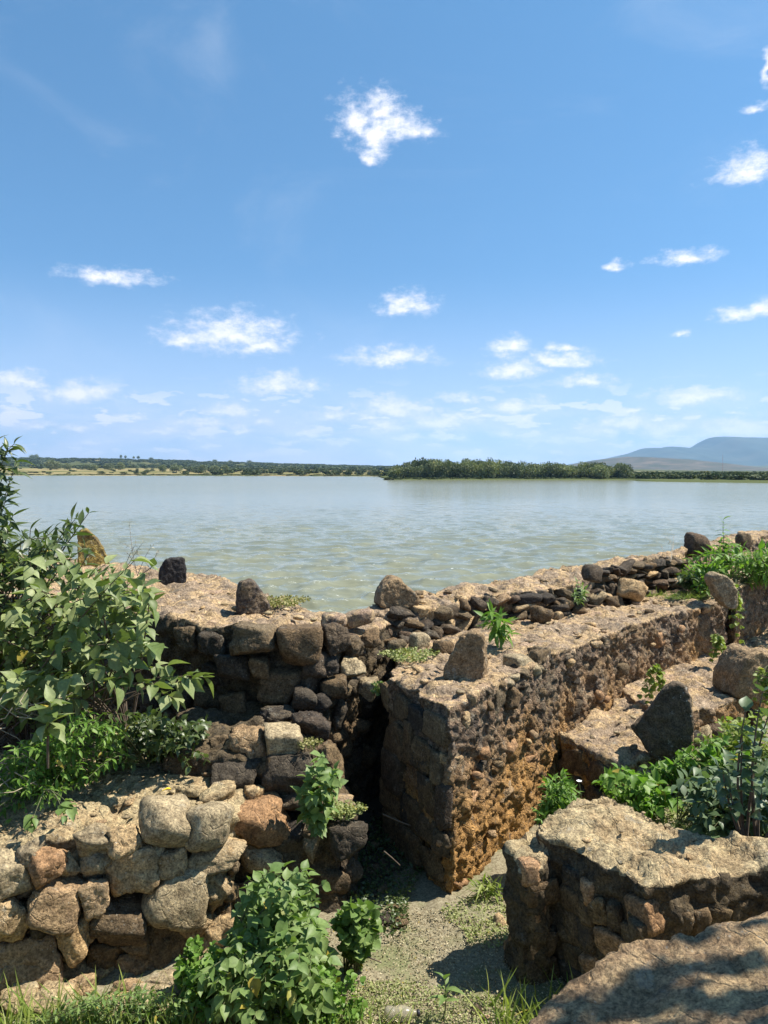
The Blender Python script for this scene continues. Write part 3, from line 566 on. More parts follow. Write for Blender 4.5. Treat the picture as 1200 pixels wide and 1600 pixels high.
for a, b_ in zip(PL[:-1], PL[1:]):
    face_stones(pp, a, b_, 1.26, 1.52 if a[0] < 2 else 1.64, (.14, .30), (.055, .11), [M_basalt, M_brown, M_basalt, M_brown, M_tan], ('shard', 'block', 'shard'), .04, .06, .2, jit=.3, tilt=.25)
    face_stones(pp, (a[0]+.05, a[1]-.10), (b_[0]+.05, b_[1]-.10), 1.24, 1.40, (.12, .28), (.08, .13), [M_basalt, M_brown, M_basalt, M_tan], ('block', 'shard', 'shard'), .4, .06, .2, jit=.3, tilt=.4)
for (px, py, w_, h_, z, mt_, kd) in [(988,922,50,34,1.45,M_tan,'block'),(927,896,38,28,1.7,M_basalt,'boulder'),(845,960,36,32,1.38,M_brown,'rough'),(655,1006,30,36,1.34,M_bould,'boulder'),(690,1014,34,28,1.32,M_brown,'boulder'),(618,1010,30,28,1.34,M_brown,'rough'),(955,925,30,30,1.42,M_basalt,'rough'),(690,960,52,32,1.45,M_brown,'rough'),(740,955,46,38,1.42,M_basalt,'rough')]:
    c = P(px, py, z); s_ = c.y/1200; stone(pp, kd, mt_, c, (w_*s_, w_*s_*.8, h_*s_), (random.uniform(-.2, .2), random.uniform(-.1, .3), .6), 3, uniq=px+py)
# tower left face (shade) : broad dressed blocks; lit face: single stones in the crumbling mortar
face_stones(rw, (.0, 5.72), (.40, 4.90), .0, 1.14, (.22, .34), (.18, .28), [M_brown, M_brown, M_brown, M_basalt], ('block', 'ashlar', 'block'), .02, .03, .10, tilt=.05)
FD = ((.42, 4.86), (.80, 5.38), (1.50, 6.32), (2.60, 7.60), (4.0, 8.85))
def on_line(px, py, L_, off=0.0):
    r = ray(px, py)
    for a, b_ in zip(L_[:-1], L_[1:]):
        dx, dy = b_[0]-a[0], b_[1]-a[1]; den = r.x*dy-r.y*dx
        if abs(den) < 1e-9: continue
        t = (a[0]*dy-a[1]*dx)/den; x, y = r.x*t, r.y*t; u = ((x-a[0])*dx+(y-a[1])*dy)/(dx*dx+dy*dy)
        if -.05 <= u <= 1.05 and t > 0: return Vector((x, y, CAMZ+r.z*t)), math.atan2(dy, dx)
    return None, 0
for (px, py, w_, h_, mt_) in [(784,1098,46,66,M_brown),(852,1032,34,34,M_brown),(848,1088,26,26,M_brown),(740,1120,34,30,M_tan),(806,1170,26,42,M_cap),(908,1110,26,36,M_basalt),(950,1120,30,34,M_brown),(942,1088,24,26,M_basalt),(1000,1000,30,22,M_brown),(1035,1002,28,30,M_cap),(1086,1060,34,46,M_cap),(720,1190,30,28,M_tan),(760,1200,26,22,M_brown),(838,1190,30,24,M_cap),(880,1150,24,26,M_brown),(712,1318,24,30,M_cap),(755,1290,24,22,M_cap),(980,1050,24,30,M_brown),(905,1060,26,22,M_basalt),(1060,1000,24,26,M_basalt),(1110,990,24,32,M_brown),(745,1250,30,26,M_cap),(728,1380,30,26,M_cap),(796,1240,30,24,M_tan),(862,1240,22,26,M_tan),(1170,990,24,30,M_brown)]:
    c, an = on_line(px, py, FD)
    if c is None: continue
    s_ = c.y/1200; n_ = Vector((math.sin(an), -math.cos(an), 0)); stone(rw, 'rough', mt_, c-n_*.082, (w_*s_*1.5, .17, h_*s_), (random.uniform(-.1, .1), random.uniform(-.2, .2), an), 4 if w_ > 28 else 3, uniq=px+py*3)
# small rubble poking out of the lit face
for k in range(18):
    i = random.choice((0, 0, 1, 1, 2, 2, 3)); a, b_ = FD[i], FD[i+1]; u = random.random(); x = a[0]+(b_[0]-a[0])*u; y = a[1]+(b_[1]-a[1])*u; an = math.atan2(b_[1]-a[1], b_[0]-a[0]); s_ = random.uniform(.04, .10)
    stone(rw, random.choice(('shard', 'block', 'rough')), random.choice((M_tan, M_brown, M_tan, M_cap)), (x+.01, y+.005, random.uniform(.1, 1.24)), (s_*1.4, s_, s_), (random.random()*.4, random.random()*.6, an), 2)
for k in range(16):   # edge stones of the ledge
    i = random.choice((0, 1, 1, 2, 2, 3)); a, b_ = FD[i], FD[i+1]; u = random.random(); x = a[0]+(b_[0]-a[0])*u-.04; y = a[1]+(b_[1]-a[1])*u+.06; an = math.atan2(b_[1]-a[1], b_[0]-a[0])
    stone(rw, 'rough', random.choice((M_brown, M_bould, M_top)), (x, y, 1.25), (random.uniform(.14, .26), .16, random.uniform(.08, .13)), (0, random.uniform(-.1, .1), an+random.uniform(-.2, .2)), 3)
for (px, py, w_, h_, z, mt_, kd) in [(812,1034,48,26,1.31,M_bould,'boulder'),(848,1026,44,38,1.28,M_brown,'rough'),(795,1092,44,50,1.1,M_brown,'rough')]:
    c = P(px, py, z); s_ = c.y/1200; stone(rw, kd, mt_, c, (w_*s_, w_*s_*.8, h_*s_), (0, 0, .7), 4, uniq=px+py)

# --- lower stepped wall with buttress
sw = thing('stepped_wall', 'low sloping stone wall with a broad cracked top beneath the long wall at right', 'stone wall', (2.4, 6.6, 0))
capped([([(1.46, 6.24, .62), (1.80, 5.72, .55), (2.30, 5.98, .58), (2.45, 6.35, .62), (2.35, 7.35, .66)], -.5), ([(2.36, 6.35, .70), (3.40, 7.05, .70), (5.4, 9.2, .72), (4.9, 9.9, .74), (3.0, 8.1, .72), (2.3, 7.3, .70)], -.5),
   ([(2.20, 6.08, .60), (2.36, 6.20, .60), (2.42, 6.48, .62), (2.20, 6.4, .6)], -.5)], .02, M_crumb, M_top, sw, th=.06, side=.03, low=.035, crumb=.03, cs=18)
stone(sw, 'rough', M_tan, PY(1068, 1150, 6.12), (.16, .2, .78), (0, .04, .5), 4, uniq=911)
face_stones(sw, (1.46, 6.2), (1.80, 5.68), -.1, .50, (.2, .32), (.18, .25), [M_brown, M_basalt], ('block',), .1, .03, .15)
face_stones(sw, (1.82, 5.68), (2.32, 5.93), .0, .48, (.14, .24), (.11, .18), [M_tan, M_brown, M_bould], ('rough',), .25, .02, .15, tilt=.2)
face_stones(sw, (2.4, 6.28), (3.6, 7.1), .0, .58, (.14, .26), (.11, .2), [M_brown, M_tan, M_bould, M_basalt], ('rough',), .25, .02, .15, tilt=.2)

# --- near right block and its arm
nb = thing('buttress_wall', 'stubby stone wall end in the near right with a pale slanting top and shaded face', 'stone wall', (1.3, 4.0, 0))
pz = lambda *q: [tuple(P(*t)) for t in q]
blk = pz((836,1286,.80),(885,1262,.81),(951,1237,.83),(1025,1269,.83),(1112,1311,.82),(1056,1379,.78),(1004,1384,.77),(976,1358,.77),(920,1341,.77),(848,1302,.78))
arm = pz((1000,1386,.77),(1112,1311,.82),(1200,1306,.86)); arm += [(3.0, 4.1, .9), (5, 4.3, .95), (5, 3.5, .92), (2.6, 3.55, .88)]+pz((1200,1348,.82),(1095,1366,.79),(1056,1379,.775))
cap1 = pz((786,1321,.68),(825,1296,.70),(860,1290,.70),(850,1345,.70),(811,1353,.66))
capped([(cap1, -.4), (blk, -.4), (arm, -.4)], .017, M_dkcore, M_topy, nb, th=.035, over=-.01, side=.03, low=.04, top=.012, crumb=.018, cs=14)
NBF = [(.70, 4.25), (.80, 4.02)]+[tuple(P(*t)[:2]) for t in ((880,1335,.72),(920,1356,.74),(976,1376,.74),(1010,1402,.74),(1060,1396,.74),(1200,1364,.78))]
for i, (a, b_) in enumerate(zip(NBF[:-1], NBF[1:])):
    face_stones(nb, a, b_, -.05, .50 if i == 0 else .62, (.12, .26), (.11, .19), [M_brown, M_brown, M_brown, M_brown, M_cap], ('block', 'ashlar'), .04, .0, .12, tilt=.10)
M_fg = rock_mat('foreground_mortar', [(.34, .24, .13), (.40, .285, .155), (.28, .19, .11), (.38, .275, .155)], .3, .25, .9, False)
fg = thing('foreground_wall', 'rounded sloping mortar wall top filling the lower right corner, half in shade', 'stone wall', (1.6, 2.2, 0))
crs = pz((815,1600,1.15),(885,1533,1.20),(948,1502,1.23),(993,1479,1.25),(1046,1466,1.28),(1200,1418,1.34))
core('wall_core', [(crs+[(2.2, 2.58, 1.42), (4.4, 2.6, 1.5), (4.4, .4, 1.5), (1.6, .4, 1.45), (.7, 1.0, 1.25), (.34, 1.7, 1.10)], -.2)], .02, M_fg, fg, side=.012, top=.010, low=.035, crumb=.010, cs=12, relief=.45)
face_stones(fg, (.40, 2.16), (.98, 2.50), -.1, .9, (.18, .3), (.15, .24), [M_brown, M_tan], ('block', 'rough'), .1, .02, .16)

# --- left terrace
TA, TB = (-3.1, 3.56), (-.82, 4.40)
tw = thing('terrace_wall', 'low sunlit terrace wall of loosely set tan stones and round boulders at lower left', 'stone wall', (-1.8, 4.1, 0))
core('wall_core', [([(-3.3, 3.70, .80), (-2.05, 4.10, .76), (-1.45, 4.33, .72), (-.95, 4.50, .70), (-.88, 4.85, .72), (-1.1, 5.25, .76), (-3.3, 5.4, .85)], -.4)], .02, M_topy, tw, side=.03, low=.04, crumb=.03, cs=13)
TL = (TA, TB)
for (px, py, w_, h_, kd, mt_, pr) in [(8,1372,66,72,'block',M_bould,.05),(72,1352,60,56,'rough',M_cap,.08),(88,1410,82,88,'block',M_tan,.09),(149,1398,44,52,'block',M_tan,.07),(118,1466,54,76,'rough',M_tan,.08),(188,1441,84,64,'block',M_brown,.09),(203,1360,74,76,'rough',M_tan,.07),(193,1314,54,44,'rough',M_tan,.06),(148,1322,54,56,'rough',M_bould,.03),
  (259,1292,76,70,'boulder',M_bould,.10),(324,1292,76,72,'boulder',M_bould,.10),(270,1346,44,42,'block',M_tan,.06),(337,1342,94,44,'block',M_tan,.06),(272,1412,94,96,'boulder',M_bould,.10),(335,1396,64,80,'rough',M_tan,.03),(12,1440,74,70,'rough',M_tan,.07),(45,1504,104,80,'block',M_tan,.08),(254,1482,88,74,'block',M_brown,.03),(130,1536,104,62,'rough',M_tan,.03),
  (213,1520,64,60,'rough',M_tan,.04),(232,1568,96,54,'boulder',M_tan,.08),(212,1476,42,26,'rough',M_brown,.05),(40,1396,34,32,'rough',M_basalt,.0),(155,1352,56,38,'rough',M_bould,.03),(242,1336,32,34,'rough',M_bould,.03),(168,1498,64,50,'block',M_brown,.0),(230,1382,52,32,'shard',M_bould,.03),(300,1450,60,50,'rough',M_tan,.02),(108,1360,34,36,'rough',M_bould,.0),(45,1340,40,44,'rough',M_bould,.02),
  (85,1560,70,44,'boulder',M_tan,.05),(20,1562,60,40,'rough',M_bould,.03),(170,1560,56,40,'rough',M_tan,.03),(340,1470,60,60,'rough',M_tan,.02),(230,1440,30,36,'rough',M_tan,.0),(64,1450,36,40,'rough',M_basalt,.0)]:
    c, an = on_line(px, py, TL)
    if c is None: continue
    s_ = c.y/1200; n_ = Vector((math.sin(an), -math.cos(an), 0)); dp = .5*(w_+h_)*s_*1.05
    stone(tw, kd, mt_, c-n_*(dp*.5-pr*1.15), (w_*s_*1.12, dp, h_*s_*1.10), (random.uniform(-.15, .15), random.uniform(-.15, .15), an+random.uniform(-.2, .2)), 4, uniq=px*3+py)
for (px, py, w_, h_) in [(85,1568,74,46),(165,1572,62,40),(235,1574,96,54),(28,1566,64,46),(122,1545,54,36),(200,1546,52,34),(272,1556,54,40),(296,1530,52,42),(330,1502,50,42),(60,1540,46,32),(250,1532,46,30),(5,1540,40,34)]:
    c = P(px, py, .03); s_ = c.y/1200; stone(tw, random.choice(('rough', 'block', 'rough')), random.choice((M_tan, M_tan, M_bould, M_topy)), c, (w_*s_, w_*s_*.8, h_*s_*.9), (random.uniform(-.2, .2), random.uniform(-.2, .2), random.uniform(-.4, .4)), 4, uniq=px+py*2)
face_stones(tw, (-3.2, 3.60), (-.85, 4.44), -.05, .66, (.10, .20), (.09, .15), [M_tan, M_bould, M_brown], ('rough', 'shard'), .25, -.03, .14, jit=.3, tilt=.4)
for (px, py, w_, h_) in [(225,1230,40,18),(300,1228,60,26),(340,1235,60,40),(150,1262,34,14),(262,1262,50,20)]:
    c = P(px, py, .78); s_ = c.y/1200; stone(tw, 'rough', M_topy, c-Vector((0, 0, .03)), (w_*s_, w_*s_*.8, h_*s_*.8), (0, 0, .3), 3, uniq=px)

# --- stepped rubble pier between terrace and tall wall
rp = thing('rubble_pier', 'stepped pile of mortared rubble against the shaded wall beside the dark passage', 'stone pier', (-.75, 5.1, 0))
core('pier_core', [([(-1.5, 5.08, .86), (-.98, 4.98, .90), (-.58, 5.02, .92), (-.47, 5.4, 1.0), (-.5, 5.8, 1.05), (-1.6, 5.95, .95)], -.4), ([(-1.1, 4.66, .50), (-.6, 4.72, .50), (-.30, 4.80, .52), (-.16, 5.0, .52), (-.30, 5.4, .62), (-1.0, 5.4, .6)], -.4)], .022, M_dkcore, rp, side=.03, low=.05, crumb=.03, cs=13)
for (px, py, w_, h_, Yd, kd, mt_) in [(385,1174,88,66,5.1,'rough',M_tan),(440,1162,58,46,5.0,'block',M_bould),(448,1216,84,70,4.95,'block',M_brown),(366,1228,78,78,4.95,'block',M_brown),(392,1250,34,32,4.8,'rough',M_tan),(350,1258,28,28,4.8,'rough',M_bould),(405,1292,98,78,4.72,'rough',M_cap),(405,1352,66,50,4.65,'boulder',M_tan),(541,1322,62,64,4.72,'block',M_brown),(520,1274,74,40,4.85,'rough',M_top),
   (486,1326,30,58,4.7,'rough',M_bould),(520,1384,56,50,4.8,'boulder',M_brown),(482,1147,62,56,5.25,'rough',M_basalt),(475,1096,38,36,5.5,'boulder',M_brown),(430,1124,58,28,5.4,'rough',M_basalt),(514,1200,44,70,5.05,'rough',M_brown),(465,1262,60,40,4.85,'rough',M_brown),(450,1310,50,40,4.75,'rough',M_basalt),(500,1236,44,36,4.95,'rough',M_tan),(455,1360,60,50,4.75,'rough',M_basalt),(385,1410,60,60,4.6,'rough',M_tan),(345,1176,40,46,5.2,'rough',M_brown),(440,1192,44,20,4.98,'rough',M_brown),(548,1366,36,32,4.8,'rough',M_basalt),(330,1205,40,40,5.15,'rough',M_bould)]:
    c = PY(px, py, Yd); s_ = Yd/1200; stone(rp, kd, mt_, c+Vector((0, .08, 0)), (w_*s_*1.06, .5*(w_+h_)*s_*1.1, h_*s_*1.06), (random.uniform(-.12, .12), random.uniform(-.12, .12), random.uniform(-.2, .3)), 4, uniq=px*5+py)

def chips(parent, pts, n, z, mats, smax=.09):
    c = 0; xs = [p[0] for p in pts]; ys = [p[1] for p in pts]
    while c < n:
        x, y = random.uniform(min(xs), max(xs)), random.uniform(min(ys), max(ys))
        if in_poly(x, y, pts):
            q = random.uniform(.02, smax)*random.random()**.5; stone(parent, random.choice(('shard', 'block', 'rough')), random.choice(mats), (x, y, z+q*.10), (q*1.5, q, q*.6), (random.uniform(-.3, .3), random.uniform(-.3, .3), random.uniform(0, 3)), 2); c += 1
def in_poly(x, y, poly):
    c = False; n = len(poly)
    for i in range(n):
        x1, y1 = poly[i]; x2, y2 = poly[(i+1) % n]
        if (y1 > y) != (y2 > y) and x < (x2-x1)*(y-y1)/(y2-y1)+x1: c = not c
    return c
chips(lw, [(-.5, 5.8), (-1.9, 6.5), (-3.5, 7.6), (-2.6, 9.0), (-1.6, 8.2), (-.5, 6.9)], 60, 1.6, [M_tan, M_topy, M_brown])
chips(rw, [(.46, 5.0), (.8, 5.5), (2.6, 7.7), (3.9, 8.9), (3.2, 9.2), (1.6, 7.7), (.3, 6.7), (.1, 5.7)], 110, 1.3, [M_tan, M_brown, M_bould, M_top])
chips(pp, [(.3, 7.0), (1.1, 7.7), (2.4, 8.7), (3.9, 10.1), (3.8, 10.4), (2.1, 8.7), (1.0, 8.1), (.3, 7.5)], 60, 1.58, [M_tan, M_brown, M_top])
chips(nb, [tuple(p[:2]) for p in blk], 10, .80, [M_topy, M_tan], .06)
chips(tw, [(-3.0, 3.9), (-1.45, 4.35), (-.95, 4.6), (-1.1, 5.2), (-3, 5.2)], 70, .77, [M_topy, M_tan, M_bould])
chips(sw, [(1.55, 6.2), (1.85, 5.8), (2.3, 6.1), (3.4, 7.1), (4.6, 8.5), (3, 8), (2.3, 7.2)], 40, .64, [M_tan, M_brown, M_bould])
# --- standing stones along the tops
def standing(px, py, w_, h_, z, kd, mt_, lab, rot=(0, 0, 0), dep=.8, seed=0):
    b_ = P(px, py, z); s_ = b_.y/1200; o = stone(None, kd, mt_, b_+Vector((0, 0, h_*s_*.46)), (w_*s_, w_*s_*dep, h_*s_*1.12), rot, 4, 'standing_stone', uniq=seed+px)
    return tag(o, lab, 'stone', 'upright stones set along the wall tops')
standing(652, 932, 20, 9, 1.58, 'boulder', M_brown, 'small flat stone just right of the triangular boulder on the lake wall', (0, 0, 0), .8, 5)
standing(1090, 868, 36, 36, 1.66, 'boulder', M_basalt, 'dark rounded upright stone behind the leafy plants at upper right', (0, 0, .3), .9, 6)
standing(1160, 857, 22, 24, 1.62, 'boulder', M_brown, 'farthest small brown upright stone on the lake wall at right', (0, 0, .3), .9, 7)
# blade shaped merlons with real outlines
def blade(px, py, prof, z, thick, mt_, lab, yaw, seed):
    b_ = P(px, py, z); s_ = b_.y/1200; bm = bmesh.new(); n = len(prof)
    a = [bm.verts.new(((p[0]-px)*s_, -thick/2, (py-p[1])*s_*1.03)) for p in prof]; c = [bm.verts.new(((p[0]-px)*s_*.94, thick/2, (py-p[1])*s_)) for p in prof]
    bm.faces.new(a); bm.faces.new(c[::-1])
    for i in range(n): bm.faces.new((a[i], c[i], c[(i+1) % n], a[(i+1) % n]))
    bmesh.ops.recalc_face_normals(bm, faces=bm.faces); bmesh.ops.triangulate(bm, faces=bm.faces); bmesh.ops.bevel(bm, geom=bm.edges[:], offset=.012, segments=1, affect='EDGES')
    me = remesh(bm, .010); n_ = len(me.vertices); co = np.empty(n_*3, np.float32); me.vertices.foreach_get('co', co); co = co.reshape(-1, 3).astype(float); no = np.empty(n_*3, np.float32); me.vertex_normals.foreach_get('vector', no)
    co += no.reshape(-1, 3)*(fbm(co*9+seed, 4, .6)*.011+(.5-worley(co*30+seed)[0])*.006)[:, None]+np.stack([fbm(co*5+seed+k, 2) for k in range(3)], 1)*.012
    me.vertices.foreach_set('co', co.astype(np.float32).ravel()); me.update(); o = obj('standing_stone', me, mt_); o.location = b_-Vector((0, 0, .035)); o.rotation_euler = (0, 0, yaw)
    return tag(o, lab, 'stone', 'upright stones set along the wall tops')
M_merl = rock_mat('brown_upright_stone', [(.25, .175, .10), (.28, .20, .115)], .3, .3, .7)
blade(730, 1062, [(694,1048),(697,1030),(712,1000),(722,982),(742,976),(756,982),(760,1000),(762,1040),(762,1095),(745,1095),(715,1070)], 1.27, .20, M_merl, 'tall brown pointed stone standing on the corner of the sunlit tower', -.2, 3)
M_mix = rock_mat('tan_black_stone', [(.26, .19, .12), (.05, .042, .04), (.2, .145, .09)], .5, .3, .7, False)
blade(394, 953, [(369,950),(371,915),(376,903),(392,898),(401,906),(414,925),(421,943),(405,956)], 1.6, .24, M_mix, 'squat tan upright stone with a black side, alone on the broad left wall top', .25, 21)
M_blk = rock_mat('black_upright_stone', [(.035, .032, .032), (.055, .048, .045)], .3, .15, .6)
blade(270, 912, [(249,908),(250,884),(256,871),(268,866),(288,867),(292,885),(290,905),(275,913)], 1.6, .24, M_blk, 'black jagged upright stone half behind the leaves on the left wall', .3, 22)
M_lich = rock_mat('yellow_lichen_stone', [(.15, .11, .05), (.30, .22, .06), (.12, .1, .08)], .4, .8, .7, False)
blade(141, 884, [(124,884),(123,832),(128,824),(136,822),(148,833),(160,850),(168,868),(170,888)], 1.6, .26, M_lich, 'yellow-lichened pointed stone rising from the bush at left', .35, 23)
blade(618, 940, [(586,936),(588,918),(600,902),(612,894),(622,896),(634,908),(646,920),(652,934),(636,941),(605,942)], 1.58, .3, M_merl, 'low triangular grey-brown boulder on the lake wall beside the dip', .2, 24)
blade(1128, 944, [(1104,903),(1103,894),(1112,889),(1124,892),(1136,901),(1145,915),(1149,932),(1146,946),(1132,944),(1118,930)], 1.30, .2, M_bould, 'leaning grey leaf-shaped stone at the end of the sunlit ledge', .1, 25)
blade(1163, 1078, [(1127,1074),(1129,1045),(1138,1022),(1152,1008),(1168,1004),(1184,1012),(1198,1028),(1208,1050),(1210,1082),(1165,1084)], .72, .42, M_merl, 'large dark dome-shaped boulder on the lower wall at the right edge', .15, 26)
M_spk = rock_mat('speckled_black_stone', [(.10, .078, .055), (.12, .09, .06)], .5, .9, .6, lich_col=(.3, .29, .26))
blade(1035, 1165, [(986,1130),(1000,1118),(1018,1094),(1034,1064),(1048,1056),(1066,1058),(1078,1080),(1080,1172),(1060,1190),(1030,1180),(1008,1160)], .66, .16, M_spk, 'dark angular slab stone speckled with pale lichen on the lower right wall', -.35, 9)

# ------------------------------------------------------------------ vegetation
def leaf_np(kind):
    n = 7; t = np.linspace(0, 1, n); t5 = np.linspace(0, 1, 5)
    wd = {'ovate': np.array([.03, .30, .33, .19, .0]), 'lance': np.array([.02, .13, .16, .10, 0]), 'round': np.array([.12, .42, .46, .34, .06]), 'narrow': np.array([.02, .07, .08, .05, 0]), 'blade': np.array([.03, .028, .022, .014, 0])}[kind]
    wd = np.interp(t, t5, wd)
    if kind == 'ovate': wd = np.array([.02, .24, .335, .32, .23, .10, 0])
    if kind == 'round': wd = np.array([.08, .36, .46, .47, .40, .24, .02])
    if kind == 'lance': wd = np.array([.02, .10, .155, .16, .12, .055, 0])
    cv = {'ovate': .22, 'lance': .25, 'round': .08, 'narrow': .2, 'blade': .4}[kind]
    V = []
    for i in range(n):
        y = t[i]; z = -cv*y*y; V += [(-wd[i], y, z+wd[i]*.35), (0, y, z), (wd[i], y, z+wd[i]*.35)]
    Fc = []
    for i in range(n-1):
        for j in (0, 1): a = i*3+j; Fc.append((a, a+1, a+4, a+3))
    return np.array(V), np.array(Fc)
LEAF = {k: leaf_np(k) for k in ('ovate', 'lance', 'round', 'narrow', 'blade')}
_lm = {}
def leaf_mesh(kind, mat, var):
    k = (kind, mat.name, var)
    if k not in _lm:
        v, f = LEAF[kind]; v = v.copy(); v[:, 2] *= (.5, 1.1, 1.8)[var]; v[:, 0] += (.0, .05, -.06)[var]*v[:, 1]**2; v[:, 0] *= (1, .85, 1.1)[var]
        me = mesh_np('leaf', v, f); me.materials.append(mat); me.polygons.foreach_set('use_smooth', [True]*len(f)); _lm[k] = me
    return _lm[k]
def frames(dirs, roll=.35):
    n = len(dirs); y = dirs/np.linalg.norm(dirs, axis=1)[:, None]; up = np.tile((0, 0, 1.), (n, 1))+rng.normal(size=(n, 3))*roll
    x = np.cross(y, up); x /= np.linalg.norm(x, axis=1)[:, None]+1e-9; z = np.cross(x, y); return np.stack([x, y, z], 2)
def merged_leaves(kind, pos, Rm, size):
    v, f = LEAF[kind]; V = np.einsum('nij,vj->nvi', Rm, v)*size[:, None, None]+pos[:, None, :]
    Fc = f[None]+(np.arange(len(pos))*len(v))[:, None, None]; return V.reshape(-1, 3), Fc.reshape(-1, f.shape[1])
def plant(name, label, cat, base, tips, kind, size, mat, nobj=60, per=10, frac=.55, stem_r=.004, stem_mat=None, droop=.3, group=None, arch=.25, whorl=2, spread=1.0, roll=.4):
    """stems grown from base to each tip; opposite leaves along the outer part of each stem"""
    tips = np.array([list(t) for t in tips], float); base = np.asarray(base, float); bl = len(base.shape) > 1
    b0 = Vector(base[0] if bl else base); t = thing(name, label, cat, b0, group); LP = []; LD = []; stems = []
    for i, tip in enumerate(tips):
        b_ = base[i % len(base)] if bl else base+rng.normal(size=3)*(.03, .03, 0); mid = (b_+tip)/2; d = tip-b_; L = np.linalg.norm(d)
        mid = mid+np.array([0, 0, 1.])*L*arch*(.6+.6*random.random())+rng.normal(size=3)*L*.07
        ts = np.linspace(0, 1, 9)[:, None]; cv = (1-ts)**2*b_+2*ts*(1-ts)*mid+ts**2*tip; stems.append(tube(cv, stem_r*(1.15-.8*ts[:, 0]), 5))
        az0 = random.random()*6.28
        for k in range(per):
            s = 1-frac*(k/per)**.9; p = (1-s)**2*b_+2*s*(1-s)*mid+s*s*tip; tg = 2*(1-s)*(mid-b_)+2*s*(tip-mid); tg /= np.linalg.norm(tg)+1e-9
            a1 = np.cross(tg, (0.1, .2, 1)); a1 /= np.linalg.norm(a1)+1e-9; a2 = np.cross(tg, a1); ph = az0+k*1.57
            for q in range(whorl):
                an = ph+q*2*math.pi/whorl; sd_ = a1*math.cos(an)+a2*math.sin(an); dr = sd_*spread+tg*(.55 if k else 1.2)+np.array([0, 0, -droop*(.5+random.random())]); LP.append(p); LD.append(dr)
    LP = np.array(LP); LD = np.array(LD); sz = size*rng.uniform(.38, 1.15, len(LP)); Rm = frames(LD, roll)
    order = np.argsort((np.linalg.norm(LP-np.array([0, 0, CAMZ]), axis=1))/sz); A = order[:nobj]; B = order[nobj:]
    V, Fc = join_np(stems); so_ = obj('stem', mesh_np('stem', V, Fc), stem_mat or M_stem, t); world_in(so_, t)
    for i in A:
        o = bpy.data.objects.new('leaf', leaf_mesh(kind, mat, random.randrange(3))); C.objects.link(o); o.parent = t
        M_ = Matrix(Rm[i].tolist()).to_4x4(); o.matrix_local = Matrix.Translation(Vector(LP[i])-Vector(t.location)) @ M_ @ Matrix.Scale(float(sz[i]), 4)
    if len(B):
        V, Fc = merged_leaves(kind, LP[B], Rm[B], sz[B]); fo = obj('foliage', mesh_np('foliage', V, Fc), mat, t); world_in(fo, t); fo['kind'] = 'stuff'
    return t
def in_poly(x, y, poly):
    c = False; n = len(poly)
    for i in range(n):
        x1, y1 = poly[i]; x2, y2 = poly[(i+1) % n]
        if (y1 > y) != (y2 > y) and x < (x2-x1)*(y-y1)/(y2-y1)+x1: c = not c
    return c
def tips_in(poly, n, Yf):
    xs = [p[0] for p in poly]; ys = [p[1] for p in poly]; T = []
    while len(T) < n:
        x, y = random.uniform(min(xs), max(xs)), random.uniform(min(ys), max(ys))
        if in_poly(x, y, poly): T.append(PY(x, y, Yf(x, y)))
    return T
# large pale bush on the left
plant('broadleaf_bush', 'big bush of large pale sage green leaves hanging over the left wall', 'bush',
   [(-2.6, 5.5, .7), (-2.9, 5.3, .7), (-2.2, 5.7, .8), (-3.2, 5.6, .8), (-1.9, 5.6, .8)], tips_in([(-120,880),(60,872),(120,880),(200,868),(245,880),(262,905),(238,940),(225,980),(240,1010),(200,1080),(120,1130),(60,1100),(-120,1150)], 145, lambda x, y: random.uniform(4.45, 5.9)), 'ovate', .118, L_sage, 300, 9, .42, .007, M_wood, .4)
plant('broadleaf_branch', 'drooping branch of big sunlit pale leaves reaching right over the dark wall', 'bush', [(-2.2, 5.3, 1.1), (-2.0, 5.2, 1.0)],
   [PY(px, py, y) for px, py, y in [(236,1010,4.75),(200,1040,4.7),(262,1040,4.8),(285,1058,4.8),(300,1062,4.85),(318,1058,4.9),(240,1070,4.7),(270,1090,4.7),(215,1000,4.8),(150,1045,4.6),(110,1060,4.5),(180,1070,4.6)]], 'ovate', .145, L_sage, 90, 4, .2, .006, M_wood, .55)
plant('broadleaf_shoot', 'single upright shoot with four broad pale leaves low in the left bush', 'plant', [PY(75, 1200, 4.2)], [PY(80, 1098, 4.1), PY(78, 1128, 4.1)], 'ovate', .15, L_sage, 40, 4, .4, .005, M_wood, .3)
# darker shrub at the left edge and its tall shoot
plant('glossy_shrub', 'dark glossy narrow-leaved shrub behind the pale bush at the left edge', 'shrub', [(-3.0, 6.1, .9), (-3.3, 6.0, .9)],
   tips_in([(-150,780),(10,785),(30,815),(60,835),(115,805),(140,800),(125,850),(150,880),(60,885),(-150,880)], 75, lambda x, y: random.uniform(5.0, 5.9)), 'lance', .13, L_dark, 240, 8, .4, .007, M_wood, .0)
plant('tall_shoot', 'tall leafy shoot rising above the horizon at the left edge', 'shrub', [(-3.1, 5.6, 1.5)],
   [PY(px, py, 5.2) for px, py in [(22,694),(12,705),(-6,690),(-20,700),(26,722),(8,735),(-10,745),(4,790),(12,770),(0,700),(-18,760),(14,830),(-30,800),(-12,810)]], 'lance', .12, L_dark, 150, 7, .22, .006, M_wood, .25)
plant('flower_stalks', 'thin dry seed stalks standing above the pale bush', 'plant', [PY(215, 900, 6.4), PY(190, 900, 6.4), PY(235, 890, 6.4)], [PY(px, py, 6.4) for px, py in [(203,812),(212,850),(190,848),(240,852),(226,845),(248,862),(196,862)]], 'narrow', .035, L_litter, 30, 8, .6, .0025, M_dry, .0)
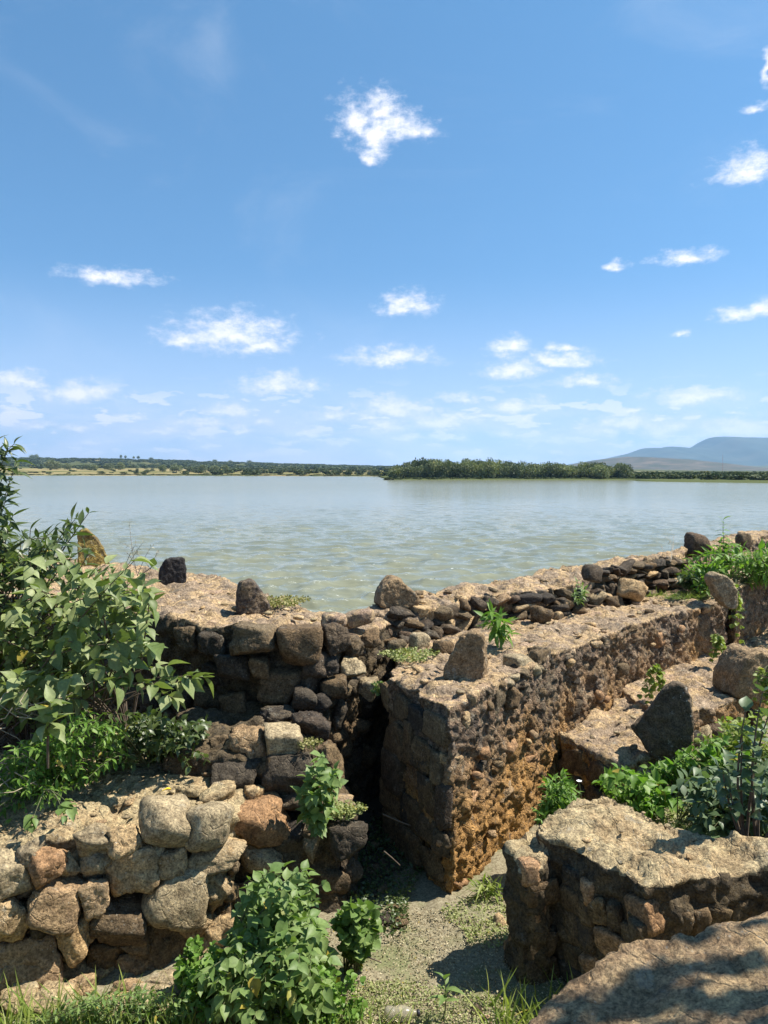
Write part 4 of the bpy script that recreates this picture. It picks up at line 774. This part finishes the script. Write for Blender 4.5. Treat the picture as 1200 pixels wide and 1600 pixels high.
plant('fine_herb', 'fine-leaved yellow-green herb tumbling onto the terrace at left', 'plant', [(-2.1, 4.9, .75), (-1.9, 5.0, .75), (-2.4, 4.8, .75), (-1.6, 5.1, .8)],
   tips_in([(-40,1190),(60,1150),(140,1110),(180,1150),(140,1190),(150,1215),(110,1240),(60,1260),(20,1290),(-40,1290)], 120, lambda x, y: random.uniform(4.25, 4.8)), 'lance', .062, L_bright, 280, 11, .6, .003, M_stem, .1)
plant('shade_herb', 'dark green creeping herb in the shade under the pale bush', 'plant', [(-1.5, 5.25, .8), (-1.3, 5.3, .8), (-1.8, 5.2, .8)],
   tips_in([(150,1120),(240,1110),(325,1130),(335,1185),(300,1200),(200,1205),(150,1190)], 80, lambda x, y: random.uniform(4.8, 5.3)), 'ovate', .06, L_dark, 200, 9, .6, .003, M_stem, .1)
plant('trailing_sprig', 'small sprig with one yellow leaf trailing over the terrace edge', 'plant', [PY(70, 1235, 4.3)], [PY(100, 1275, 4.1), PY(112, 1262, 4.15), PY(48, 1290, 4.1)], 'ovate', .075, L_mid, 24, 4, .25, .003, M_stem, .4)
# dead twigs
tw_l = []
for k in range(46):
    a = PY(random.uniform(-30, 60), random.uniform(1080, 1230), random.uniform(4.4, 4.9)); a = np.array(a); d = rng.normal(size=3)*.16; tw_l.append(tube([a, a+d*.5+rng.normal(size=3)*.02, a+d], [.004, .003, .002], 4))
tag(obj('dead_twigs', mesh_np('dead_twigs', *join_np(tw_l)), M_dry), 'tangle of dry grey twigs beneath the left bush', 'twigs', kind='stuff')
# bottom centre bush etc.
plant('nettle_bush', 'leafy bright green bush growing at the foot of the terrace', 'bush', [(-.55, 4.15, 0), (-.7, 4.1, 0), (-.4, 4.2, 0), (-.85, 3.95, 0)],
   tips_in([(372,1362),(420,1345),(455,1350),(475,1345),(505,1385),(500,1450),(520,1490),(515,1560),(470,1610),(330,1610),(290,1540),(345,1480),(365,1420)], 150, lambda x, y: random.uniform(3.6, 4.3) if y < 1500 else random.uniform(3.4, 3.8)), 'ovate', .075, L_mid, 300, 8, .45, .004, M_stem, .35)
plant('low_green_weed', 'small bright tiny-leaved weed at the terrace foot, left of the leafy bush', 'plant', [(-1.05, 3.95, 0), (-.9, 3.9, 0)], tips_in([(275,1500),(300,1465),(345,1480),(350,1540),(330,1600),(280,1560)], 55, lambda x, y: random.uniform(3.6, 3.95)), 'round', .038, L_bright, 200, 9, .6, .0025, M_stem, .1)
plant('round_leaf_weed', 'round-leaved green weed at the edge of the dark passage', 'plant', [(-.22, 4.12, 0), (-.16, 4.1, 0)], tips_in([(525,1435),(545,1405),(575,1412),(592,1440),(585,1480),(560,1500),(535,1470)], 46, lambda x, y: random.uniform(3.95, 4.2)), 'round', .06, L_mid, 180, 6, .5, .003, M_stem, .1)
plant('pier_plant', 'blue-green leafy plant growing out of the stepped pier', 'plant', [(-.45, 4.85, .62), (-.42, 4.8, .5)], tips_in([(460,1245),(480,1190),(500,1178),(525,1195),(530,1240),(500,1290),(475,1300)], 30, lambda x, y: random.uniform(4.5, 4.75)), 'ovate', .08, L_mid, 150, 6, .5, .0035, M_stem, .35)
plant('ledge_plant', 'bright green long-leaved plant rooted behind the pointed tower stone', 'plant', [P(775, 1008, 1.3)], [PY(px, py, 6.3) for px, py in [(768,955),(780,962),(792,975),(785,985),(770,975),(760,965),(795,992),(776,990)]], 'lance', .13, L_bright, 60, 5, .5, .003, M_stem, .3)
plant('parapet_weed', 'small spindly green weed in a gap of the parapet', 'plant', [P(903, 948, 1.35)], [PY(px, py, 7.9) for px, py in [(902,908),(910,915),(898,925),(912,930),(905,940),(915,922)]], 'lance', .07, L_mid, 40, 7, .7, .0025, M_stem, .1)
plant('wall_shrub', 'bright leafy shrub spreading over the wall top at upper right', 'shrub', [(4.1, 9.3, 1.35), (4.4, 9.5, 1.35), (4.9, 9.9, 1.4), (5.3, 10.2, 1.4)],
   tips_in([(1062,900),(1072,868),(1100,870),(1120,862),(1140,868),(1170,862),(1210,850),(1300,840),(1300,905),(1200,912),(1140,900),(1120,925),(1080,930)], 110, lambda x, y: random.uniform(8.9, 9.9)), 'lance', .13, L_bright, 260, 9, .5, .005, M_stem, .0)
plant('spire_weed', 'tall spire-shaped green weed standing above the shrub at upper right', 'plant', [PY(1135, 900, 9.4)], [PY(1130, 812, 9.4), PY(1140, 845, 9.4), PY(1125, 850, 9.4)], 'lance', .13, L_bright, 70, 18, .9, .006, M_stem, .3, arch=.02)
plant('dark_creeper', 'dark creeper hanging in the shade of the shrub beside the parapet', 'plant', [(3.9, 9.3, 1.35)], tips_in([(1058,895),(1085,900),(1105,925),(1070,930)], 26, lambda x, y: random.uniform(8.9, 9.3)), 'ovate', .08, L_dark, 100, 7, .6, .003, M_stem, .1)
plant('wire_weed', 'thin bare stalks poking above the parapet left of the shrub', 'plant', [P(1048, 878, 1.7)], [PY(px, py, 10.1) for px, py in [(1040,840),(1052,836),(1046,848),(1058,850),(1035,855)]], 'narrow', .03, L_litter, 10, 5, .5, .002, M_dry, .1)
plant('wire_weed', 'thin bare stalks beside the dark stone on the parapet', 'plant', [P(896, 908, 1.62)], [PY(px, py, 8.6) for px, py in [(892,888),(902,890),(898,896)]], 'narrow', .03, L_litter, 6, 4, .5, .002, M_dry, .1)
VN = [('pale vine hanging beside the leaning grey stone at right', [(1148,930),(1156,960),(1152,990),(1160,1000),(1145,975)], 8.6, (1150, 905)), ('pale yellow-green vine on the wall above the black angular slab', [(1015,1052),(1030,1055),(1000,1085),(1012,1095),(1032,1075),(1022,1045)], 6.9, (1035, 1050)), ('light green leaves hanging on the wall left of the dome boulder', [(1115,1000),(1128,1005),(1122,1020),(1135,1022),(1112,1030)], 7.9, (1122, 990)), ('yellow-green vine in front of the dome boulder at the right edge', [(1185,1055),(1195,1075),(1180,1090),(1192,1110),(1200,1095),(1210,1060),(1205,1120)], 6.6, (1200, 1040))]
for lab, tp, Yd, bp_ in VN: plant('wall_vine', lab, 'vine', [PY(*bp_, Yd+.12)], [PY(a, b_, Yd) for a, b_ in tp for _ in (0, 1)], 'round', .055, L_yell, 50, 5, .6, .002, M_stem, .3)
plant('grassy_weed', 'bright grassy weed with thin leaves between tower base and near block', 'plant', [P(880, 1290, .3), P(850, 1295, .3)], tips_in([(838,1250),(860,1215),(885,1205),(905,1235),(912,1265),(880,1285),(845,1285)], 60, lambda x, y: random.uniform(4.9, 5.2)), 'lance', .065, L_bright, 200, 8, .6, .003, M_stem, .0)
plant('broad_weed', 'bright broad-leaved weed behind the slanting pale block', 'plant', [P(980, 1280, .35), P(1010, 1270, .35)], tips_in([(935,1230),(955,1195),(985,1200),(1040,1225),(1060,1250),(1010,1290),(960,1262)], 50, lambda x, y: random.uniform(4.9, 5.5)), 'ovate', .085, L_bright, 200, 6, .5, .003, M_stem, .35)
plant('blue_weed', 'bluish dark leafy undergrowth behind the near block at right', 'plant', [(2.2, 4.9, .4), (2.5, 5.0, .4), (2.8, 5.1, .4), (2.0, 5.1, .4)], tips_in([(1040,1240),(1080,1190),(1120,1180),(1230,1170),(1300,1300),(1180,1315),(1110,1310),(1060,1280)], 110, lambda x, y: random.uniform(4.45, 5.4)), 'ovate', .085, L_blue, 300, 7, .5, .004, M_stem, .3)
plant('tangle_weed', 'pale tangled weed growing against the low wall at the right edge', 'plant', [(2.7, 5.9, .4), (3.1, 6.1, .4)], tips_in([(1090,1150),(1130,1120),(1220,1110),(1230,1190),(1100,1200)], 70, lambda x, y: random.uniform(5.6, 6.1)), 'round', .05, L_yell, 160, 8, .6, .003, M_dry, .1)
plant('dark_sapling', 'dark woody sapling with shaded leaves at the right edge', 'sapling', [PY(1165, 1330, 4.2), PY(1185, 1330, 4.2)], [PY(px, py, 4.1) for px, py in [(1160,1150),(1192,1080),(1140,1230),(1175,1190),(1200,1120),(1215,1200),(1130,1210),(1190,1240),(1165,1110)]], 'ovate', .09, L_blue, 60, 5, .5, .009, M_wood, .35, arch=.05)
plant('ground_weed', 'single leafy seedling on the passage floor at the bottom edge', 'plant', [P(694, 1590, 0)], [PY(694, 1530, 3.78)], 'lance', .11, L_mid, 14, 5, .75, .004, M_stem, .1)
plant('base_grass_tuft', 'small green tuft at the foot of the tower where it meets the floor', 'plant', [P(765, 1402, 0)], [PY(px, py, 4.85) for px, py in [(740,1385),(755,1380),(770,1378),(780,1388),(765,1392),(748,1395)]], 'narrow', .1, L_grass, 40, 6, .9, .002, M_stem, .0)

# mossy patches and litter (uncountable)
def patch(name, label, cen, rad, n, kind, size, mat, zf=None, upr=.8):
    cen = np.array(cen, float); r = np.sqrt(rng.random(n)); a = rng.random(n)*6.283; x = cen[0]+rad[0]*r*np.cos(a)*(1+.3*np.sin(3*a)); y = cen[1]+rad[1]*r*np.sin(a)
    z = (zf(x, y) if zf else cen[2]+np.zeros(n))+rng.random(n)*rad[2]; d = rng.normal(size=(n, 3)); d[:, 2] = np.abs(d[:, 2])*upr
    V, Fc = merged_leaves(kind, np.stack([x, y, z], 1), frames(d, .8), size*rng.uniform(.5, 1.3, n)); return tag(obj(name, mesh_np(name, V, Fc), mat, None, False), label, 'ground cover', kind='stuff')
patch('moss_patch', 'pale green stonecrop patch on top of the stepped pier', P(535, 1272, .6), (.13, .10, .05), 900, 'round', .016, L_pale)
patch('moss_patch', 'green-brown ground cover on the left wall top beside the dip', P(445, 942, 1.6), (.2, .28, .03), 900, 'round', .018, L_moss)
patch('moss_patch', 'dry pale green mat on the tower ledge behind its corner', P(640, 1026, 1.3), (.22, .22, .03), 900, 'round', .018, L_pale)
patch('moss_patch', 'small tuft of moss on the upper stones of the pier', P(482, 1165, .98), (.08, .08, .03), 260, 'round', .016, L_moss)
patch('moss_patch', 'small fern clump on the dark rubble face by the passage', PY(597, 1085, 5.85), (.07, .05, .09), 220, 'round', .02, L_mid)
patch('moss_patch', 'yellow-green grass mat on the ledge beneath the shrub', P(1060, 935, 1.31), (.35, .2, .05), 500, 'blade', .07, L_grass)
gz_ = lambda x, y: ground_z(x, y)+.012
patch('leaf_litter', 'pale dry litter covering the passage floor', (.2, 3.95, 0), (1.0, .8, .02), 13000, 'round', .009, L_litter, gz_, .5)
patch('leaf_litter', 'tiny pale green ground plants on the floor at the bottom edge', (.0, 3.55, 0), (.8, .5, .02), 15000, 'round', .011, L_pale, gz_, .6)
patch('leaf_litter', 'pale green ground plants beside the tower foot', (.62, 4.62, 0), (.22, .28, .02), 1500, 'round', .013, L_pale, gz_, .6)
def grass(name, label, xs, ys, n, ln, mat=L_grass):
    x = rng.uniform(*xs, n); y = rng.uniform(*ys, n); z = ground_z(x, y); d = rng.normal(size=(n, 3))*.35; d[:, 2] = 1
    V, Fc = merged_leaves('blade', np.stack([x, y, z], 1), frames(d, 1.5), ln*rng.uniform(.4, 1.2, n)); return tag(obj(name, mesh_np(name, V, Fc), mat), label, 'grass', kind='stuff')
grass('grass', 'long sunlit grass along the foot of the terrace wall', (-2.6, -.9), (3.2, 3.8), 1500, .22)
plant('low_green_weed', 'low sprawling weed with small leaves between the leafy bush and the bottle', 'plant', [(-.35, 3.75, 0), (-.2, 3.7, 0), (-.5, 3.6, 0)], tips_in([(430,1540),(500,1490),(560,1520),(580,1580),(540,1610),(430,1610)], 60, lambda x, y: random.uniform(3.55, 3.8)), 'round', .034, L_bright, 160, 8, .7, .002, M_stem, .1)
plant('low_green_weed', 'tangled low weed at the bottom left under the terrace wall', 'plant', [(-1.5, 3.7, 0), (-1.3, 3.7, 0), (-1.1, 3.7, 0), (-1.8, 3.6, 0)], tips_in([(60,1560),(140,1550),(240,1540),(300,1560),(300,1610),(60,1610)], 60, lambda x, y: random.uniform(3.55, 3.75)), 'lance', .045, L_mid, 160, 8, .7, .002, M_stem, .1)
grass('grass', 'sparse grass blades at the bottom edge in front of the nettle bush', (-.9, .1), (3.3, 3.62), 420, .2)
grass('grass', 'dark thin grass in the shadow of the near block', (.5, 1.0), (3.2, 3.9), 200, .22)
def loose(name, label, xs, ys, n, mats, smax):
    for i in range(n):
        x, y = random.uniform(*xs), random.uniform(*ys); q = random.uniform(.03, smax)
        tag(stone(None, random.choice(('rough', 'shard')), random.choice(mats), (x, y, float(ground_z(x, y))+q*.15), (q*1.3, q, q*.7), (random.random()*.4, random.random()*.4, random.random()*3), 2, name), label, 'stone', label)
loose('fallen_stone', 'small dark stones fallen in the shaded passage', (-.25, .12), (4.6, 6.2), 34, [M_brown, M_basalt], .12)
loose('fallen_stone', 'small pale stones scattered at the foot of the terrace wall', (-2.3, -.7), (3.45, 3.95), 46, [M_tan, M_bould, M_topy], .17)
patch('leaf_litter', 'dry leaves and pale ground cover between the low wall and the near block at right', (2.4, 5.2, 0), (1.0, .75, .04), 6000, 'ovate', .028, L_pale, gz_, .6)
plant('side_weed', 'loose green weeds at the foot of the low stepped wall', 'plant', [(1.9, 5.5, .4), (2.2, 5.6, .4), (2.5, 5.8, .4)], tips_in([(1000,1190),(1060,1180),(1130,1150),(1180,1180),(1120,1230),(1040,1230)], 50, lambda x, y: random.uniform(5.4, 5.75)), 'ovate', .075, L_bright, 160, 6, .6, .003, M_stem, .3)
patch('passage_leaves', 'dull leaves and low weeds on the dark passage floor', (-.02, 5.2, 0), (.3, .8, .05), 2200, 'ovate', .025, L_dark, gz_, .6)
# dead stems in the passage
pl = []
for a, b_ in [((598,1272,4.95),(642,1290,4.9)),((600,1330,4.8),(625,1352,4.8)),((575,1495,3.95),(596,1504,3.95))]:
    p, q = np.array(PY(*a)), np.array(PY(*b_)); pl.append(tube([p, (p+q)/2+rng.normal(size=3)*.02, q], [.005, .004, .003], 5))
tag(obj('dead_stems', mesh_np('dead_stems', *join_np(pl)), M_wood), 'a few dry stems lying in the dark passage', 'stems', kind='stuff')
# fallen yellow leaf, white flower, bottle
yl = obj('fallen_leaf', mesh_np('fallen_leaf', LEAF['ovate'][0]*(.06, .06, .09), LEAF['ovate'][1]), M_yellow); yl.location = P(268, 1241, .765)+Vector((0, 0, .03)); yl.rotation_euler = (.25, .2, 1.9); tag(yl, 'bright yellow fallen leaf on the pale terrace top', 'leaf')
fl = thing('white_flower', 'small white flower beside the dark side of the lower wall', 'flower', PY(905, 1290, 5.0)); ft = np.array(PY(905, 1222, 5.0)); fb = np.array(fl.location)
o = obj('stem', mesh_np('stem', *tube([fb, (fb+ft)/2+(.02, 0, 0), ft], [.003, .002, .002], 5)), M_stem, fl); world_in(o, fl)
for k in range(5):
    a = k*1.2566; o = obj('petal', mesh_np('petal', LEAF['round'][0]*.022, LEAF['round'][1]), M_white, fl); o.location = Vector(ft)-Vector(fl.location); o.rotation_euler = (.5, 0, a)
mb = bpy.data.materials.new('cloudy_plastic'); mb.use_nodes = True; b = mb.node_tree.nodes['Principled BSDF']; b.inputs['Base Color'].default_value = (.72, .66, .52, 1); b.inputs['Roughness'].default_value = .2; b.inputs['Transmission Weight'].default_value = .75; b.inputs['IOR'].default_value = 1.3
bt = thing('plastic_bottle', 'crumpled cloudy plastic bottle with dark cap lying on the floor at the bottom edge', 'bottle', P(640, 1592, .03)); bt.rotation_euler = (0, 0, .05)
pr = [(0, .001), (.004, .03), (.02, .036), (.05, .034), (.055, .031), (.06, .035), (.10, .036), (.125, .03), (.145, .018), (.155, .0125), (.168, .0125)]
v, f = tube([(x-.13, 0, .03) for x, r in pr], [r for x, r in pr], 18); v = v+.003*np.stack([fbm(v*30+k, 2) for k in range(3)], 1)
obj('bottle_body', mesh_np('bottle_body', v, f), mb, bt)
v, f = tube([(x, 0, .03) for x in (.036, .037, .052, .053)], [.001, .0155, .0155, .001], 16); obj('bottle_cap', mesh_np('bottle_cap', v, f), M_cap2, bt)
for lab, px, py, w_ in [('small dark loose stone at the shadow edge near the bottom', 745, 1578, 22), ('pale loose stone at the bottom edge beside the foreground wall', 762, 1592, 16), ('pale loose stone at the mouth of the passage', 782, 1440, 26)]:
    c = P(px, py, .02); s_ = c.y/1200; tag(stone(None, 'rough', M_basalt if 'dark' in lab else M_tan, c, (w_*s_, w_*s_, w_*s_*.8), (0, 0, 1), 3, 'loose_stone', uniq=px), lab, 'stone', 'loose stones on the floor')

# shade tree standing out of the picture on the right, above the foreground wall
st = thing('shade_tree', 'leafy tree standing just out of view to the right, shading the foreground wall', 'tree', (5.2, 1.2, .6))
v, f = crown_pts(500, 1450, .042, 14, .1); cr = obj('crown', mesh_np('crown', v*(1.75, 1.05, 1.3), f), L_dark, st, False); cr.location = (-1.75, .80, 4.3)
o = obj('trunk', mesh_np('trunk', *tube([(0, 0, -.6), (.05, 0, 1.2), (-.5, .3, 2.6), (-1.7, .9, 4.2)], [.16, .13, .1, .05], 10)), M_bark, st)

# ------------------------------------------------------------------ haze
HAZE = True
if HAZE:
    bm = bmesh.new(); bmesh.ops.create_cube(bm, size=1); me = bpy.data.meshes.new('haze'); 
    for v in bm.verts: v.co = Vector((v.co.x*30000, v.co.y*30000, -6+(v.co.z+.5)*626))
    bm.to_mesh(me); bm.free()
    m = bpy.data.materials.new('haze_air'); m.use_nodes = True; N = NT(m.node_tree); N.n.clear(); vo = N.new('ShaderNodeVolumePrincipled')
    vo.inputs['Color'].default_value = (.42, .68, 1, 1); vo.inputs['Density'].default_value = 8e-5; vo.inputs['Anisotropy'].default_value = .2
    N.l.new(vo.outputs[0], N.new('ShaderNodeOutputMaterial').inputs['Volume']); me.materials.append(m)
    o = bpy.data.objects.new('haze', me); C.objects.link(o); tag(o, kind='stuff')
